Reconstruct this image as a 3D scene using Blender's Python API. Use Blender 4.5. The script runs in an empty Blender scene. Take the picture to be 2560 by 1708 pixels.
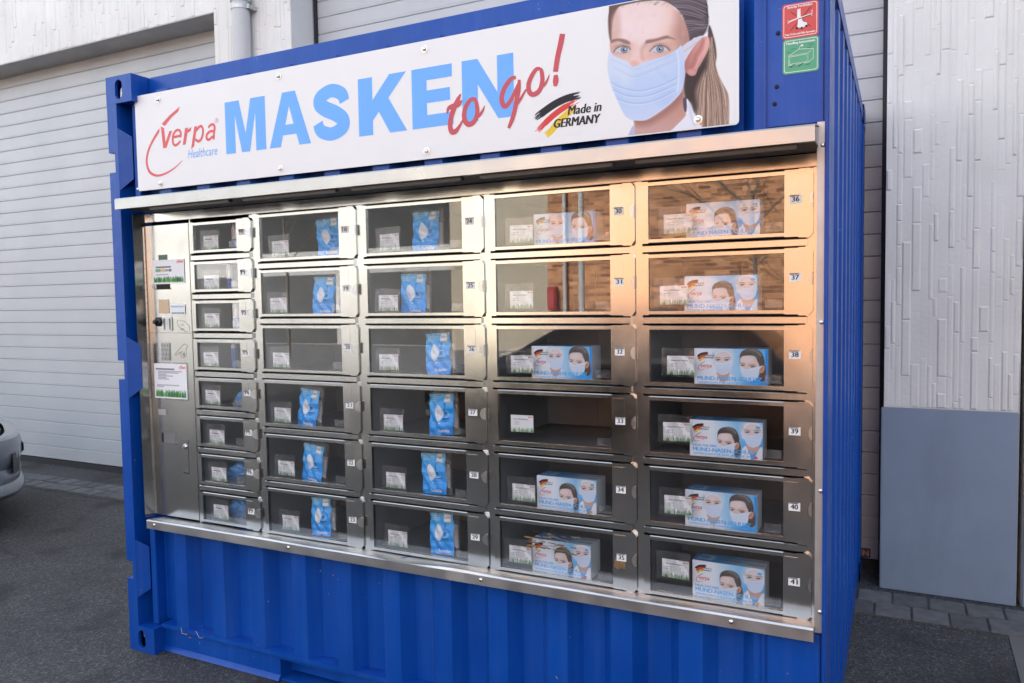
import bpy, bmesh, math, random
import numpy as np
from mathutils import Matrix, Vector

random.seed(7); NPR = np.random.RandomState(7)
scene = bpy.context.scene
C = scene.collection
R = math.radians

# ------------------------------------------------------------------ camera
cam_d = bpy.data.cameras.new('Camera'); cam = bpy.data.objects.new('Camera', cam_d); C.objects.link(cam)
YAW, PITCH, ROLL = 0.463255, -0.054805, -0.015846
CAM = Vector((3.16457, -2.33918, 1.58490))
fw = Vector((-math.sin(YAW)*math.cos(PITCH), math.cos(YAW)*math.cos(PITCH), math.sin(PITCH)))
rt = Vector((math.cos(YAW), math.sin(YAW), 0)); up = rt.cross(fw)
r2 = rt*math.cos(ROLL)+up*math.sin(ROLL); u2 = -rt*math.sin(ROLL)+up*math.cos(ROLL)
mw = Matrix.Identity(4)
for i in range(3):
    mw[i][0] = r2[i]; mw[i][1] = u2[i]; mw[i][2] = -fw[i]; mw[i][3] = CAM[i]
cam.matrix_world = mw
cam_d.sensor_width = 23.5; cam_d.lens = 1941.53/2560*23.5
cam_d.clip_start = 0.05; cam_d.clip_end = 400
cam_d.dof.use_dof = True; cam_d.dof.focus_distance = 2.55; cam_d.dof.aperture_fstop = 4.5
scene.camera = cam

# ------------------------------------------------------------------ sky, sun, exposure
SUN_EL, SUN_AZ = 30.0, 14.0          # degrees; azimuth from +Y towards -X (the sun stands behind the hall)
sdir = Vector((-math.sin(R(SUN_AZ))*math.cos(R(SUN_EL)), math.cos(R(SUN_AZ))*math.cos(R(SUN_EL)), math.sin(R(SUN_EL))))
world = bpy.data.worlds.new('World'); scene.world = world; world.use_nodes = True
wn = world.node_tree.nodes; wl = world.node_tree.links; wn.clear()
sky = wn.new('ShaderNodeTexSky'); sky.sky_type = 'NISHITA'; sky.sun_disc = False
sky.sun_elevation = R(SUN_EL); sky.sun_rotation = R(-SUN_AZ); sky.air_density = 1.0; sky.dust_density = 1.5; sky.ozone_density = 1.2
bg = wn.new('ShaderNodeBackground'); bg.inputs[1].default_value = 0.15
wo = wn.new('ShaderNodeOutputWorld'); hs = wn.new('ShaderNodeHueSaturation'); hs.inputs['Saturation'].default_value = 0.45   # thin high haze: a paler sky all round
wl.new(sky.outputs[0], hs.inputs['Color']); wl.new(hs.outputs[0], bg.inputs[0]); wl.new(bg.outputs[0], wo.inputs[0])
sl = bpy.data.lights.new('Sun', 'SUN'); sl.energy = 2.5; sl.angle = R(0.5); sl.color = (1.0, 0.985, 0.95)
so = bpy.data.objects.new('Sun', sl); C.objects.link(so); so.rotation_euler = sdir.to_track_quat('Z', 'Y').to_euler()
scene.render.engine = 'CYCLES'
scene.view_settings.view_transform = 'Standard'; scene.view_settings.look = 'None'
scene.view_settings.exposure = 2.28; scene.view_settings.gamma = 1.0
scene.cycles.max_bounces = 8; scene.cycles.diffuse_bounces = 3; scene.cycles.caustics_reflective = False; scene.cycles.caustics_refractive = False; scene.cycles.transparent_max_bounces = 24; scene.cycles.glossy_bounces = 4

# ------------------------------------------------------------------ helpers
def s2l(c): return tuple(((x/255)/12.92 if x/255 <= .04045 else ((x/255+.055)/1.055)**2.4) for x in c)
def nd(m, t, **k):
    n = m.node_tree.nodes.new(t)
    for a, b in k.items():
        if a.startswith('i_'):
            key = a[2:]; n.inputs[int(key) if key.isdigit() else key].default_value = b
        else: setattr(n, a, b)
    return n
def lk(m, a, b): m.node_tree.links.new(a, b)
def base_mat(name):
    m = bpy.data.materials.new(name); m.use_nodes = True; m.node_tree.nodes.clear()
    out = nd(m, 'ShaderNodeOutputMaterial'); p = nd(m, 'ShaderNodeBsdfPrincipled'); lk(m, p.outputs[0], out.inputs[0])
    return m, p, out
def ramp(m, fac, stops):
    r = nd(m, 'ShaderNodeValToRGB'); e = r.color_ramp.elements
    while len(e) < len(stops): e.new(0.5)
    for el, (pos, col) in zip(e, stops):
        el.position = pos; el.color = (*col, 1) if len(col) == 3 else col
    lk(m, fac, r.inputs[0]); return r
def coords(m, scale=(1, 1, 1), kind='pos'):
    if kind == 'pos': src = nd(m, 'ShaderNodeNewGeometry').outputs['Position']
    else: src = nd(m, 'ShaderNodeTexCoord').outputs['Object']
    mp = nd(m, 'ShaderNodeMapping'); mp.inputs['Scale'].default_value = scale; lk(m, src, mp.inputs[0]); return mp.outputs[0]
def noise(m, vec, scale, detail=4, rough=.55, dist=0):
    n = nd(m, 'ShaderNodeTexNoise'); n.inputs['Scale'].default_value = scale; n.inputs['Detail'].default_value = detail
    n.inputs['Roughness'].default_value = rough; n.inputs['Distortion'].default_value = dist; lk(m, vec, n.inputs['Vector']); return n.outputs['Fac']
def mixc(m, fac, a, b, blend='MIX'):
    n = nd(m, 'ShaderNodeMix'); n.data_type = 'RGBA'; n.blend_type = blend
    for sock, v in ((n.inputs[0], fac), (n.inputs[6], a), (n.inputs[7], b)):
        if hasattr(v, 'node'): lk(m, v, sock)
        elif isinstance(v, (int, float)): sock.default_value = v
        else: sock.default_value = (*v, 1)
    return n.outputs[2]
def bump(m, p, h, strength=.3, dist=.002):
    b = nd(m, 'ShaderNodeBump'); b.inputs['Strength'].default_value = strength; b.inputs['Distance'].default_value = dist
    lk(m, h, b.inputs['Height']); lk(m, b.outputs[0], p.inputs['Normal'])
def plain(name, col, rough=.5, metal=0, var=.10, scale=9, bmp=0, bscale=120, spec=.5, coat=0):
    m, p, o = base_mat(name); v = coords(m)
    n = noise(m, v, scale, 5)
    c = ramp(m, n, [(.3, tuple(x*(1-var) for x in col)), (.7, tuple(min(1, x*(1+var*.6)) for x in col))])
    lk(m, c.outputs[0], p.inputs['Base Color'])
    p.inputs['Roughness'].default_value = rough; p.inputs['Metallic'].default_value = metal
    p.inputs['Specular IOR Level'].default_value = spec; p.inputs['Coat Weight'].default_value = coat
    if bmp: bump(m, p, noise(m, v, bscale, 6), bmp)
    return m

M = {}
# blue container paint: dust film, chips, rust along the bottom edge
m, p, o = base_mat('blue_paint'); v = coords(m)
c0 = ramp(m, noise(m, v, 3.2, 6), [(.3, (.0014, .054, .31)), (.72, (.0028, .074, .39))]).outputs[0]
streak = ramp(m, noise(m, coords(m, (22, 22, 1.1)), 1.0, 5), [(.48, (0, 0, 0)), (.85, (1, 1, 1))]).outputs[0]
c1 = mixc(m, mixc(m, .16, (0, 0, 0), streak), c0, (.09, .17, .42))
chip = ramp(m, noise(m, v, 62, 2), [(.735, (0, 0, 0)), (.75, (1, 1, 1))]).outputs[0]
chipm = ramp(m, noise(m, v, 4.1, 2), [(.50, (0, 0, 0)), (.60, (1, 1, 1))]).outputs[0]
c2 = mixc(m, mixc(m, 1, chip, chipm, 'MULTIPLY'), c1, (.33, .36, .40))
sx = nd(m, 'ShaderNodeSeparateXYZ'); lk(m, v, sx.inputs[0])
zr = nd(m, 'ShaderNodeMapRange'); zr.inputs[1].default_value = .155; zr.inputs[2].default_value = .125; lk(m, sx.outputs[2], zr.inputs[0])
rn = ramp(m, noise(m, v, 7.5, 6, .65), [(.655, (0, 0, 0)), (.69, (1, 1, 1))]).outputs[0]
c3 = mixc(m, mixc(m, 1, rn, zr.outputs[0], 'MULTIPLY'), c2, (.11, .042, .02))
lk(m, c3, p.inputs['Base Color']); p.inputs['Specular IOR Level'].default_value = .32
lk(m, ramp(m, noise(m, v, 14, 5), [(.3, (.30,)*3), (.75, (.46,)*3)]).outputs[0], p.inputs['Roughness'])
b1 = nd(m, 'ShaderNodeBump'); b1.inputs['Strength'].default_value = .10; b1.inputs['Distance'].default_value = .012; lk(m, noise(m, v, 5.5, 3), b1.inputs['Height'])
b2 = nd(m, 'ShaderNodeBump'); b2.inputs['Strength'].default_value = .14; b2.inputs['Distance'].default_value = .004; lk(m, noise(m, v, 30, 5), b2.inputs['Height']); lk(m, b1.outputs[0], b2.inputs['Normal']); lk(m, b2.outputs[0], p.inputs['Normal']); M['blue'] = m

def steel(name, col, rough, grain=(420, 420, 5), str_=.06):
    m, p, o = base_mat(name); v = coords(m)
    c = ramp(m, noise(m, v, 5, 5), [(.3, tuple(x*.93 for x in col)), (.75, col)]).outputs[0]
    g = noise(m, coords(m, grain), 1.0, 3)
    c = mixc(m, mixc(m, .13, (0, 0, 0), g), c, tuple(x*.7 for x in col))
    sm = ramp(m, noise(m, v, 13, 6, .7), [(.62, (0, 0, 0)), (.82, (1, 1, 1))]).outputs[0]
    c = mixc(m, mixc(m, .16, (0, 0, 0), sm), c, (.32, .27, .22))
    lk(m, c, p.inputs['Base Color']); p.inputs['Metallic'].default_value = 1
    lk(m, ramp(m, noise(m, v, 8, 5), [(.3, (rough*.8,)*3), (.75, (rough*1.35,)*3)]).outputs[0], p.inputs['Roughness'])
    bump(m, p, g, str_, .0006); return m
M['steel'] = steel('brushed_steel', (.58, .565, .535), .18)
M['canopy_steel'] = steel('canopy_steel', (.44, .43, .41), .33, (5, 420, 420))
M['sill_steel'] = steel('sill_steel', (.56, .56, .56), .40, (5, 420, 420))
M['steel_dull'] = steel('dull_steel', (.58, .58, .58), .30)
M['zinc'] = plain('zinc_steel', (.46, .46, .46), .42, .7, .10, 12, .1, 200)
M['bolt'] = steel('bolt_steel', (.70, .69, .66), .28)
M['inner'] = plain('compartment_sheet', (.19, .19, .20), .42, .2, .14, 6)
M['lampcase'] = plain('lamp_case', (.10, .10, .10), .4, 0, .1)
M['hood_under_shade'] = plain('canopy_underside_shade', (.030, .029, .028), .45, 0, .2, 6)  # near-black colour stands in for the shade under the steel canopy
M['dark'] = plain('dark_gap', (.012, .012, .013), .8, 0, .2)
M['black'] = plain('black_plastic', (.014, .014, .016), .35, 0, .2)
M['rubber'] = plain('black_rubber', (.018, .018, .018), .75, 0, .3)
M['white_panel'] = plain('white_sign_panel', (.80, .80, .80), .34, 0, .015, 2, spec=.22)
M['paper'] = plain('white_paper', (.80, .80, .80), .6, 0, .03, 8)
M['carton'] = plain('white_carton', (.74, .76, .79), .45, 0, .06, 20)
M['sky_blue'] = plain('light_blue_ink', (.165, .43, .90), .36, 0, .02, 3, spec=.22)
M['red_ink'] = plain('red_ink', (.55, .095, .115), .36, 0, .03, 3, spec=.22)
M['logo_red'] = plain('coral_ink', (.70, .125, .13), .36, 0, .03, 3, spec=.22)
M['black_ink'] = plain('black_ink', (.028, .028, .034), .4, 0, .1, spec=.22)
M['ink_blue_box'] = plain('box_blue_ink', (.085, .45, .92), .4, 0, .04, spec=.22)
M['tan'] = plain('tan_label', (.62, .47, .31), .5, 0, .06)
M['greenlcd'] = plain('green_display', (.03, .09, .055), .18, 0, .2)
M['white_ink'] = plain('white_ink', (.8, .8, .8), .4, 0, .02)
M['tape'] = plain('brown_tape_rest', (.22, .13, .055), .55, 0, .35, 40)
M['blue_film'] = plain('blue_film', (.045, .21, .52), .28, 0, .25, 30, .3, 60)
M['tube_blue'] = plain('tube_blue', (.03, .10, .42), .3, 0, .15, 20)
M['tube_white'] = plain('tube_white', (.66, .67, .74), .3, 0, .06, 20)
M['tube_red'] = plain('tube_red', (.5, .16, .10), .35, 0, .3, 90)
M['silver_paint'] = plain('silver_car_paint', (.30, .325, .345), .28, .55, .05, 3, coat=.6)
M['dark_paint'] = plain('dark_car_paint', (.012, .014, .018), .22, .2, .05, 3, coat=.8)
M['tyre'] = plain('tyre_rubber', (.016, .016, .017), .8, 0, .2, 30)
M['rim'] = plain('wheel_rim', (.35, .36, .37), .3, .9, .05)
M['lampglass'] = plain('lamp_glass', (.30, .32, .34), .06, .25, .25, 14, coat=1)
M['carglass'] = plain('car_glass', (.012, .014, .016), .04, 0, .1)
M['bark'] = plain('bark', (.20, .17, .14), .9, 0, .35, 20, .6)
M['pole'] = plain('galvanised_pole', (.55, .54, .52), .6, 0, .08)
M['red_box'] = plain('red_cabinet', (.45, .03, .03), .45, 0, .08)
M['door_dark'] = plain('dark_gate', (.10, .10, .10), .5, 0, .15, 2)
M['win_dark'] = plain('dark_window', (.02, .022, .026), .08, 0, .2)
M['pale_wall'] = plain('pale_render', (.56, .555, .54), .8, 0, .08, 1.2, .3, 60)
M['tan_wall'] = plain('tan_sheet_wall', (.46, .40, .30), .6, 0, .08, 1.2)
M['roof'] = plain('roof_felt', (.08, .08, .08), .9, 0, .2)
M['pipe'] = plain('grey_downpipe', (.50, .50, .49), .5, .0, .07, 5)
M['soffit'] = plain('grey_concrete', (.42, .41, .39), .85, 0, .16, 4, .4, 70)
M['door_seal'] = plain('door_seal', (.02, .02, .022), .7, 0, .2)
M['sticker_blue'] = plain('plate_blue', (.015, .05, .20), .4, 0, .1)
M['sticker_yellow'] = plain('plate_yellow', (.80, .38, .02), .4, 0, .05)

# white relief render, slat paint, plinth
m, p, o = base_mat('white_relief_paint'); v = coords(m)
c = ramp(m, noise(m, v, 2.2, 6), [(.3, (.64, .625, .59)), (.7, (.74, .725, .69))]).outputs[0]
st = ramp(m, noise(m, coords(m, (9, 9, .6)), 1, 6), [(.55, (0, 0, 0)), (.9, (1, 1, 1))]).outputs[0]
c = mixc(m, mixc(m, .28, (0, 0, 0), st), c, (.36, .35, .33)); lk(m, c, p.inputs['Base Color']); p.inputs['Roughness'].default_value = .8
bump(m, p, noise(m, v, 45, 7), .45, .004); M['relief'] = m
m, p, o = base_mat('slat_paint'); v = coords(m)
c = ramp(m, noise(m, v, 1.7, 6), [(.3, (.425, .435, .445)), (.7, (.485, .49, .495))]).outputs[0]
st = ramp(m, noise(m, coords(m, (5, 5, .5)), 1, 5), [(.55, (0, 0, 0)), (.9, (1, 1, 1))]).outputs[0]
c = mixc(m, mixc(m, .18, (0, 0, 0), st), c, (.36, .37, .38)); lk(m, c, p.inputs['Base Color']); p.inputs['Roughness'].default_value = .42
bump(m, p, noise(m, v, 130, 3), .08, .001); M['slat'] = m
m, p, o = base_mat('plinth_paint'); v = coords(m)
c = ramp(m, noise(m, v, 1.8, 6), [(.3, (.185, .24, .32)), (.7, (.225, .285, .375))]).outputs[0]
sc = ramp(m, noise(m, coords(m, (30, 30, 4)), 1, 4), [(.72, (0, 0, 0)), (.78, (1, 1, 1))]).outputs[0]
c = mixc(m, mixc(m, .5, (0, 0, 0), sc), c, (.30, .33, .37)); st = ramp(m, noise(m, coords(m, (3, 3, .7)), 1.6, 6, .65), [(.5, (0, 0, 0)), (.8, (1, 1, 1))]).outputs[0]; c = mixc(m, mixc(m, .35, (0, 0, 0), st), c, (.12, .14, .17)); lk(m, c, p.inputs['Base Color']); p.inputs['Roughness'].default_value = .6
bump(m, p, noise(m, v, 40, 6), .12, .003); M['plinth'] = m
# asphalt with pale chippings and oil stains
m, p, o = base_mat('asphalt'); v = coords(m)
a = ramp(m, noise(m, v, 1.1, 6, .6), [(.3, (.048, .0475, .047)), (.7, (.078, .0765, .0745))]).outputs[0]
vo = nd(m, 'ShaderNodeTexVoronoi'); vo.inputs['Scale'].default_value = 115; lk(m, v, vo.inputs['Vector'])
grain = ramp(m, vo.outputs['Color'], [(.15, (.3,)*3), (.7, (1.1,)*3), (.95, (2.6,)*3)]).outputs[0]
a = mixc(m, .75, a, grain, 'MULTIPLY')
sp = ramp(m, noise(m, v, 120, 2), [(.64, (0, 0, 0)), (.70, (1, 1, 1))]).outputs[0]
a = mixc(m, mixc(m, .8, (0, 0, 0), sp), a, (.26, .255, .24))
stn = ramp(m, noise(m, v, 1.9, 3, .5, .6), [(.59, (0, 0, 0)), (.68, (1, 1, 1))]).outputs[0]
ck = nd(m, 'ShaderNodeTexVoronoi'); ck.feature = 'DISTANCE_TO_EDGE'; ck.inputs['Scale'].default_value = .9; dv = nd(m, 'ShaderNodeMix'); dv.data_type = 'VECTOR'; dv.inputs[0].default_value = .16; lk(m, v, dv.inputs[4]); nz = nd(m, 'ShaderNodeTexNoise'); nz.inputs['Scale'].default_value = 5; lk(m, v, nz.inputs['Vector']); lk(m, nz.outputs['Color'], dv.inputs[5]); lk(m, dv.outputs[1], ck.inputs['Vector'])
cr = ramp(m, ck.outputs['Distance'], [(.0, (1, 1, 1)), (.009, (0, 0, 0))]).outputs[0]; cm_ = ramp(m, noise(m, v, .8, 2), [(.5, (0, 0, 0)), (.58, (1, 1, 1))]).outputs[0]; a = mixc(m, mixc(m, 1, mixc(m, .7, (0, 0, 0), cr), cm_, 'MULTIPLY'), a, (.015, .015, .015))
a = mixc(m, mixc(m, .65, (0, 0, 0), stn), a, (.017, .016, .015)); lk(m, a, p.inputs['Base Color'])
p.inputs['Roughness'].default_value = .82; bump(m, p, vo.outputs['Distance'], .5, .006); M['asphalt'] = m
def stone(name, ca, cb):
    m, p, o = base_mat(name); v = coords(m); oi = nd(m, 'ShaderNodeObjectInfo')
    c = ramp(m, noise(m, v, 18, 7, .6), [(.3, ca), (.7, cb)]).outputs[0]
    t = ramp(m, oi.outputs['Random'], [(0, (.72,)*3), (1, (1.18,)*3)]).outputs[0]
    c = mixc(m, 1, c, t, 'MULTIPLY'); lk(m, c, p.inputs['Base Color']); p.inputs['Roughness'].default_value = .85
    bump(m, p, noise(m, v, 160, 5), .4, .003); return m
M['paver'] = stone('paver_concrete', (.10, .10, .10), (.165, .165, .165))
M['concrete'] = plain('street_concrete', (.22, .22, .218), .85, 0, .14, .8, .3, 40)
M['slab'] = plain('pale_slab', (.15, .148, .14), .85, 0, .15, 3, .4, 80)
# brick (a far facade that only shows mirrored in the panes)
m, p, o = base_mat('brick_facade')
g = nd(m, 'ShaderNodeNewGeometry'); s = nd(m, 'ShaderNodeSeparateXYZ'); lk(m, g.outputs['Position'], s.inputs[0])
cb = nd(m, 'ShaderNodeCombineXYZ'); ad = nd(m, 'ShaderNodeMath'); lk(m, s.outputs[0], ad.inputs[0]); lk(m, s.outputs[1], ad.inputs[1])
lk(m, ad.outputs[0], cb.inputs[0]); lk(m, s.outputs[2], cb.inputs[1])
bt = nd(m, 'ShaderNodeTexBrick'); lk(m, cb.outputs[0], bt.inputs['Vector']); bt.inputs['Scale'].default_value = 1
bt.inputs['Brick Width'].default_value = .29; bt.inputs['Row Height'].default_value = .095; bt.inputs['Mortar Size'].default_value = .009
bt.inputs['Color1'].default_value = (.72, .33, .15, 1); bt.inputs['Color2'].default_value = (.23, .085, .042, 1); bt.inputs['Mortar'].default_value = (.50, .33, .20, 1)
cc = mixc(m, .35, bt.outputs['Color'], ramp(m, noise(m, coords(m, (1, 1, 1)), .8, 3), [(.3, (.6,)*3), (.7, (1.2,)*3)]).outputs[0], 'MULTIPLY')
lk(m, cc, p.inputs['Base Color']); p.inputs['Roughness'].default_value = .85; M['brick'] = m
# printed pictures carry their colours in a colour attribute
m, p, o = base_mat('printed_picture'); at = nd(m, 'ShaderNodeVertexColor'); at.layer_name = 'print'
lk(m, at.outputs[0], p.inputs['Base Color']); p.inputs['Roughness'].default_value = .35; p.inputs['Specular IOR Level'].default_value = .22; M['print'] = m
m, p, o = base_mat('printed_film'); at = nd(m, 'ShaderNodeVertexColor'); at.layer_name = 'print'
lk(m, at.outputs[0], p.inputs['Base Color']); p.inputs['Roughness'].default_value = .22; bump(m, p, noise(m, coords(m), 55, 4), .25, .003); M['film'] = m
def clear(name, ior, gl_rough, tint, wav, wscale, body=0.0, bodycol=(.7, .7, .7)):
    m = bpy.data.materials.new(name); m.use_nodes = True; m.node_tree.nodes.clear()
    out = nd(m, 'ShaderNodeOutputMaterial'); fr = nd(m, 'ShaderNodeFresnel'); geo_ = nd(m, 'ShaderNodeNewGeometry'); io_ = nd(m, 'ShaderNodeMix'); io_.inputs[2].default_value = ior; io_.inputs[3].default_value = 1/ior; lk(m, geo_.outputs['Backfacing'], io_.inputs[0]); lk(m, io_.outputs[0], fr.inputs[0])
    tr = nd(m, 'ShaderNodeBsdfTransparent'); tr.inputs[0].default_value = (*tint, 1)
    gl = nd(m, 'ShaderNodeBsdfGlossy'); gl.inputs['Roughness'].default_value = gl_rough; gl.inputs[0].default_value = (1, 1, 1, 1)
    if wav:
        b = nd(m, 'ShaderNodeBump'); b.inputs['Strength'].default_value = wav; b.inputs['Distance'].default_value = .01
        lk(m, noise(m, coords(m), wscale, 2), b.inputs['Height']); lk(m, b.outputs[0], gl.inputs['Normal'])
    last = tr.outputs[0]
    if body:
        df = nd(m, 'ShaderNodeBsdfDiffuse'); df.inputs[0].default_value = (*bodycol, 1)
        mb = nd(m, 'ShaderNodeMixShader'); lk(m, last, mb.inputs[1]); lk(m, df.outputs[0], mb.inputs[2])
        f = ramp(m, noise(m, coords(m), 45, 6, .7), [(.4, (body*.3,)*3), (.8, (min(1, body*2.2),)*3)]); lk(m, f.outputs[0], mb.inputs[0]); last = mb.outputs[0]
    mx = nd(m, 'ShaderNodeMixShader'); lk(m, fr.outputs[0], mx.inputs[0]); lk(m, last, mx.inputs[1]); lk(m, gl.outputs[0], mx.inputs[2])
    lk(m, mx.outputs[0], out.inputs[0]); return m
M['pane'] = clear('acrylic_pane', 1.66, .0, (.985, .985, .985), .012, 2.5)
M['clear'] = clear('clear_sleeve', 1.5, .08, (.93, .93, .93), .25, 40, .09, (.6, .6, .6))
M['bag'] = clear('clear_bag', 1.5, .06, (.9, .9, .9), .6, 60, .12, (.55, .57, .6))

WL = {}
def reg(o, parent=None, w=(0, 0, 0)):
    C.objects.link(o); w = Vector(w); WL[o.name] = w
    if parent is not None:
        o.parent = parent; o.location = w-WL[parent.name]
    else: o.location = w
    return o
def tag(o, label=None, cat=None, group=None, kind=None):
    if label: o['label'] = label
    if cat: o['category'] = cat
    if group: o['group'] = group
    if kind: o['kind'] = kind
    return o
def thing(name, w, label, cat, group=None):
    o = bpy.data.objects.new(name, None); o.empty_display_size = .1
    return tag(reg(o, None, w), label, cat, group)
class MB:
    def __init__(s): s.v = []; s.f = []; s.m = []
    def poly(s, pts, m=0):
        b = len(s.v); s.v += [tuple(p) for p in pts]; s.f.append(list(range(b, b+len(pts)))); s.m.append(m)
    def faces(s, vs, fs, m=0):
        b = len(s.v); s.v += [tuple(p) for p in vs]
        for f in fs: s.f.append([b+i for i in f]); s.m.append(m)
    def box(s, x0, x1, y0, y1, z0, z1, m=0):
        s.faces([(x0, y0, z0), (x1, y0, z0), (x1, y1, z0), (x0, y1, z0), (x0, y0, z1), (x1, y0, z1), (x1, y1, z1), (x0, y1, z1)],
                [(0, 1, 5, 4), (1, 2, 6, 5), (2, 3, 7, 6), (3, 0, 4, 7), (4, 5, 6, 7), (3, 2, 1, 0)], m); return s
    def ext(s, prof, fn, a, b, m=0):
        n = len(prof); s.faces([fn(q, a) for q in prof]+[fn(q, b) for q in prof],
            [tuple(range(n)), tuple(range(2*n-1, n-1, -1))]+[(i, i+n, (i+1) % n+n, (i+1) % n) for i in range(n)], m); return s
    def prism(s, xz, y0, y1, m=0): return s.ext(xz, lambda q, y: (q[0], y, q[1]), y0, y1, m)
    def xprof(s, yz, x0, x1, m=0): return s.ext(yz, lambda q, x: (x, q[0], q[1]), x0, x1, m)
    def zprof(s, xy, z0, z1, m=0): return s.ext(xy, lambda q, z: (q[0], q[1], z), z0, z1, m)
    def tube(s, pts, rad, n=10, m=0, caps=True):
        pts = [Vector(p) for p in pts]; rad = rad if isinstance(rad, (list, tuple)) else [rad]*len(pts); vs = []; fs = []
        for i, p in enumerate(pts):
            d = (pts[min(i+1, len(pts)-1)]-pts[max(i-1, 0)]).normalized()
            a = d.cross(Vector((0, 0, 1)) if abs(d.z) < .9 else Vector((1, 0, 0))).normalized(); b = d.cross(a)
            for k in range(n):
                t = 2*math.pi*k/n; vs.append(p+(a*math.cos(t)+b*math.sin(t))*rad[i])
        for i in range(len(pts)-1):
            for k in range(n): fs.append((i*n+k, i*n+(k+1) % n, (i+1)*n+(k+1) % n, (i+1)*n+k))
        if caps: fs += [tuple(range(n)), tuple(range((len(pts)-1)*n, len(pts)*n))]
        s.faces(vs, fs, m); return s
    def lathe(s, prof, c, n=16, axis='y', m=0):
        vs = []; fs = []
        for r, h in prof:
            for k in range(n):
                t = 2*math.pi*k/n; a, b = r*math.cos(t), r*math.sin(t)
                vs.append((c[0]+a, c[1]+h, c[2]+b) if axis == 'y' else ((c[0]+a, c[1]+b, c[2]+h) if axis == 'z' else (c[0]+h, c[1]+a, c[2]+b)))
        for i in range(len(prof)-1):
            for k in range(n): fs.append((i*n+k, i*n+(k+1) % n, (i+1)*n+(k+1) % n, (i+1)*n+k))
        fs += [tuple(range(n)), tuple(range((len(prof)-1)*n, len(prof)*n))]
        s.faces(vs, fs, m); return s
    def mesh(s, name, mats, org=(0, 0, 0), smooth=False, bevel=0, recalc=True):
        me = bpy.data.meshes.new(name); o = Vector(org)
        me.from_pydata([tuple(Vector(q)-o) for q in s.v], [], s.f)
        for mm in (mats if isinstance(mats, (list, tuple)) else [mats]): me.materials.append(M[mm])
        me.polygons.foreach_set('material_index', s.m)
        if recalc or bevel:
            bm = bmesh.new(); bm.from_mesh(me)
            if smooth: bmesh.ops.remove_doubles(bm, verts=bm.verts, dist=1e-5)
            if bevel: bmesh.ops.bevel(bm, geom=[e for e in bm.edges if len(e.link_faces) == 2 and e.calc_face_angle(0) > .6], offset=bevel, segments=2, affect='EDGES', clamp_overlap=True)
            bmesh.ops.recalc_face_normals(bm, faces=bm.faces); bm.to_mesh(me); bm.free()
        if smooth:
            me.polygons.foreach_set('use_smooth', [True]*len(me.polygons))
            me.set_sharp_from_angle(angle=R(40))
        me.update(); return me
    def build(s, name, mats, parent=None, org=(0, 0, 0), **k):
        return reg(bpy.data.objects.new(name, s.mesh(name, mats, org, **k)), parent, org)
def put(name, me, parent, w): return reg(bpy.data.objects.new(name, me), parent, w)

# flat shapes: outline loops -> triangles through a 2D curve; returns (verts2d, faces)
def _curve_mesh(cu):
    ob = bpy.data.objects.new('tmp', cu); C.objects.link(ob); bpy.context.view_layer.update()
    me = bpy.data.meshes.new_from_object(ob.evaluated_get(bpy.context.evaluated_depsgraph_get()))
    vs = [(q.co.x, q.co.y) for q in me.vertices]; fs = [tuple(f.vertices) for f in me.polygons]
    bpy.data.meshes.remove(me); bpy.data.objects.remove(ob); bpy.data.curves.remove(cu); return vs, fs
def flat(loops):
    cu = bpy.data.curves.new('tmp', 'CURVE'); cu.dimensions = '2D'; cu.fill_mode = 'BOTH'
    for lp in loops:
        sp = cu.splines.new('POLY'); sp.points.add(len(lp)-1); sp.use_cyclic_u = True
        for q, pt in zip(sp.points, lp): q.co = (pt[0], pt[1], 0, 1)
    return _curve_mesh(cu)
_tc = {}
def text(body, bold=0.0, shear=0.0, res=3):
    key = (body, bold, shear, res)
    if key not in _tc:
        cu = bpy.data.curves.new('tmp', 'FONT'); cu.body = body; cu.size = 1; cu.offset = bold; cu.shear = shear; cu.resolution_u = res; cu.fill_mode = 'BOTH'
        vs, fs = _curve_mesh(cu); a = np.array(vs); a -= a.min(0); h = a.max(0); _tc[key] = (a, fs, h)
    return _tc[key]
def put_text(mb, body, x0, x1, z0, z1, y, m=0, bold=0.0, shear=0.0, slope=0.0, res=3):
    a, fs, h = text(body, 0, shear, res); e = bold*(z1-z0)*1.6      # heavier letters: the same outline set three times, slightly apart
    for k in ((0,) if not bold else (-1, 0, 1)):
        mb.faces([(x0+q[0]/h[0]*(x1-x0)+k*e, y-.00006*(k+1), z0+q[1]/h[1]*(z1-z0)) for q in a], fs, m)
def put_flat(mb, loops, y, m=0):
    vs, fs = flat(loops); mb.faces([(a, y, b) for a, b in vs], fs, m)
def spl(pts, n=8, closed=False):
    P = [np.array(q, float) for q in pts]; out = []; N = len(P)
    for i in range(N if closed else N-1):
        p0, p1, p2, p3 = (P[(i-1) % N], P[i], P[(i+1) % N], P[(i+2) % N]) if closed else (P[max(i-1, 0)], P[i], P[i+1], P[min(i+2, N-1)])
        for k in range(n):
            t = k/n; out.append(.5*((2*p1)+(-p0+p2)*t+(2*p0-5*p1+4*p2-p3)*t*t+(-p0+3*p1-3*p2+p3)*t**3))
    if not closed: out.append(P[-1])
    return [tuple(q) for q in out]
def brush(pts, n=8):            # pts: (x, y, width) -> outline of a pen stroke
    c = np.array(spl(pts, n)); d = np.gradient(c[:, :2], axis=0); d /= np.linalg.norm(d, axis=1)[:, None]+1e-9
    nr = np.stack([-d[:, 1], d[:, 0]], 1); w = c[:, 2:3]/2
    return c[:, :2]+nr*w, c[:, :2]-nr*w
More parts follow.
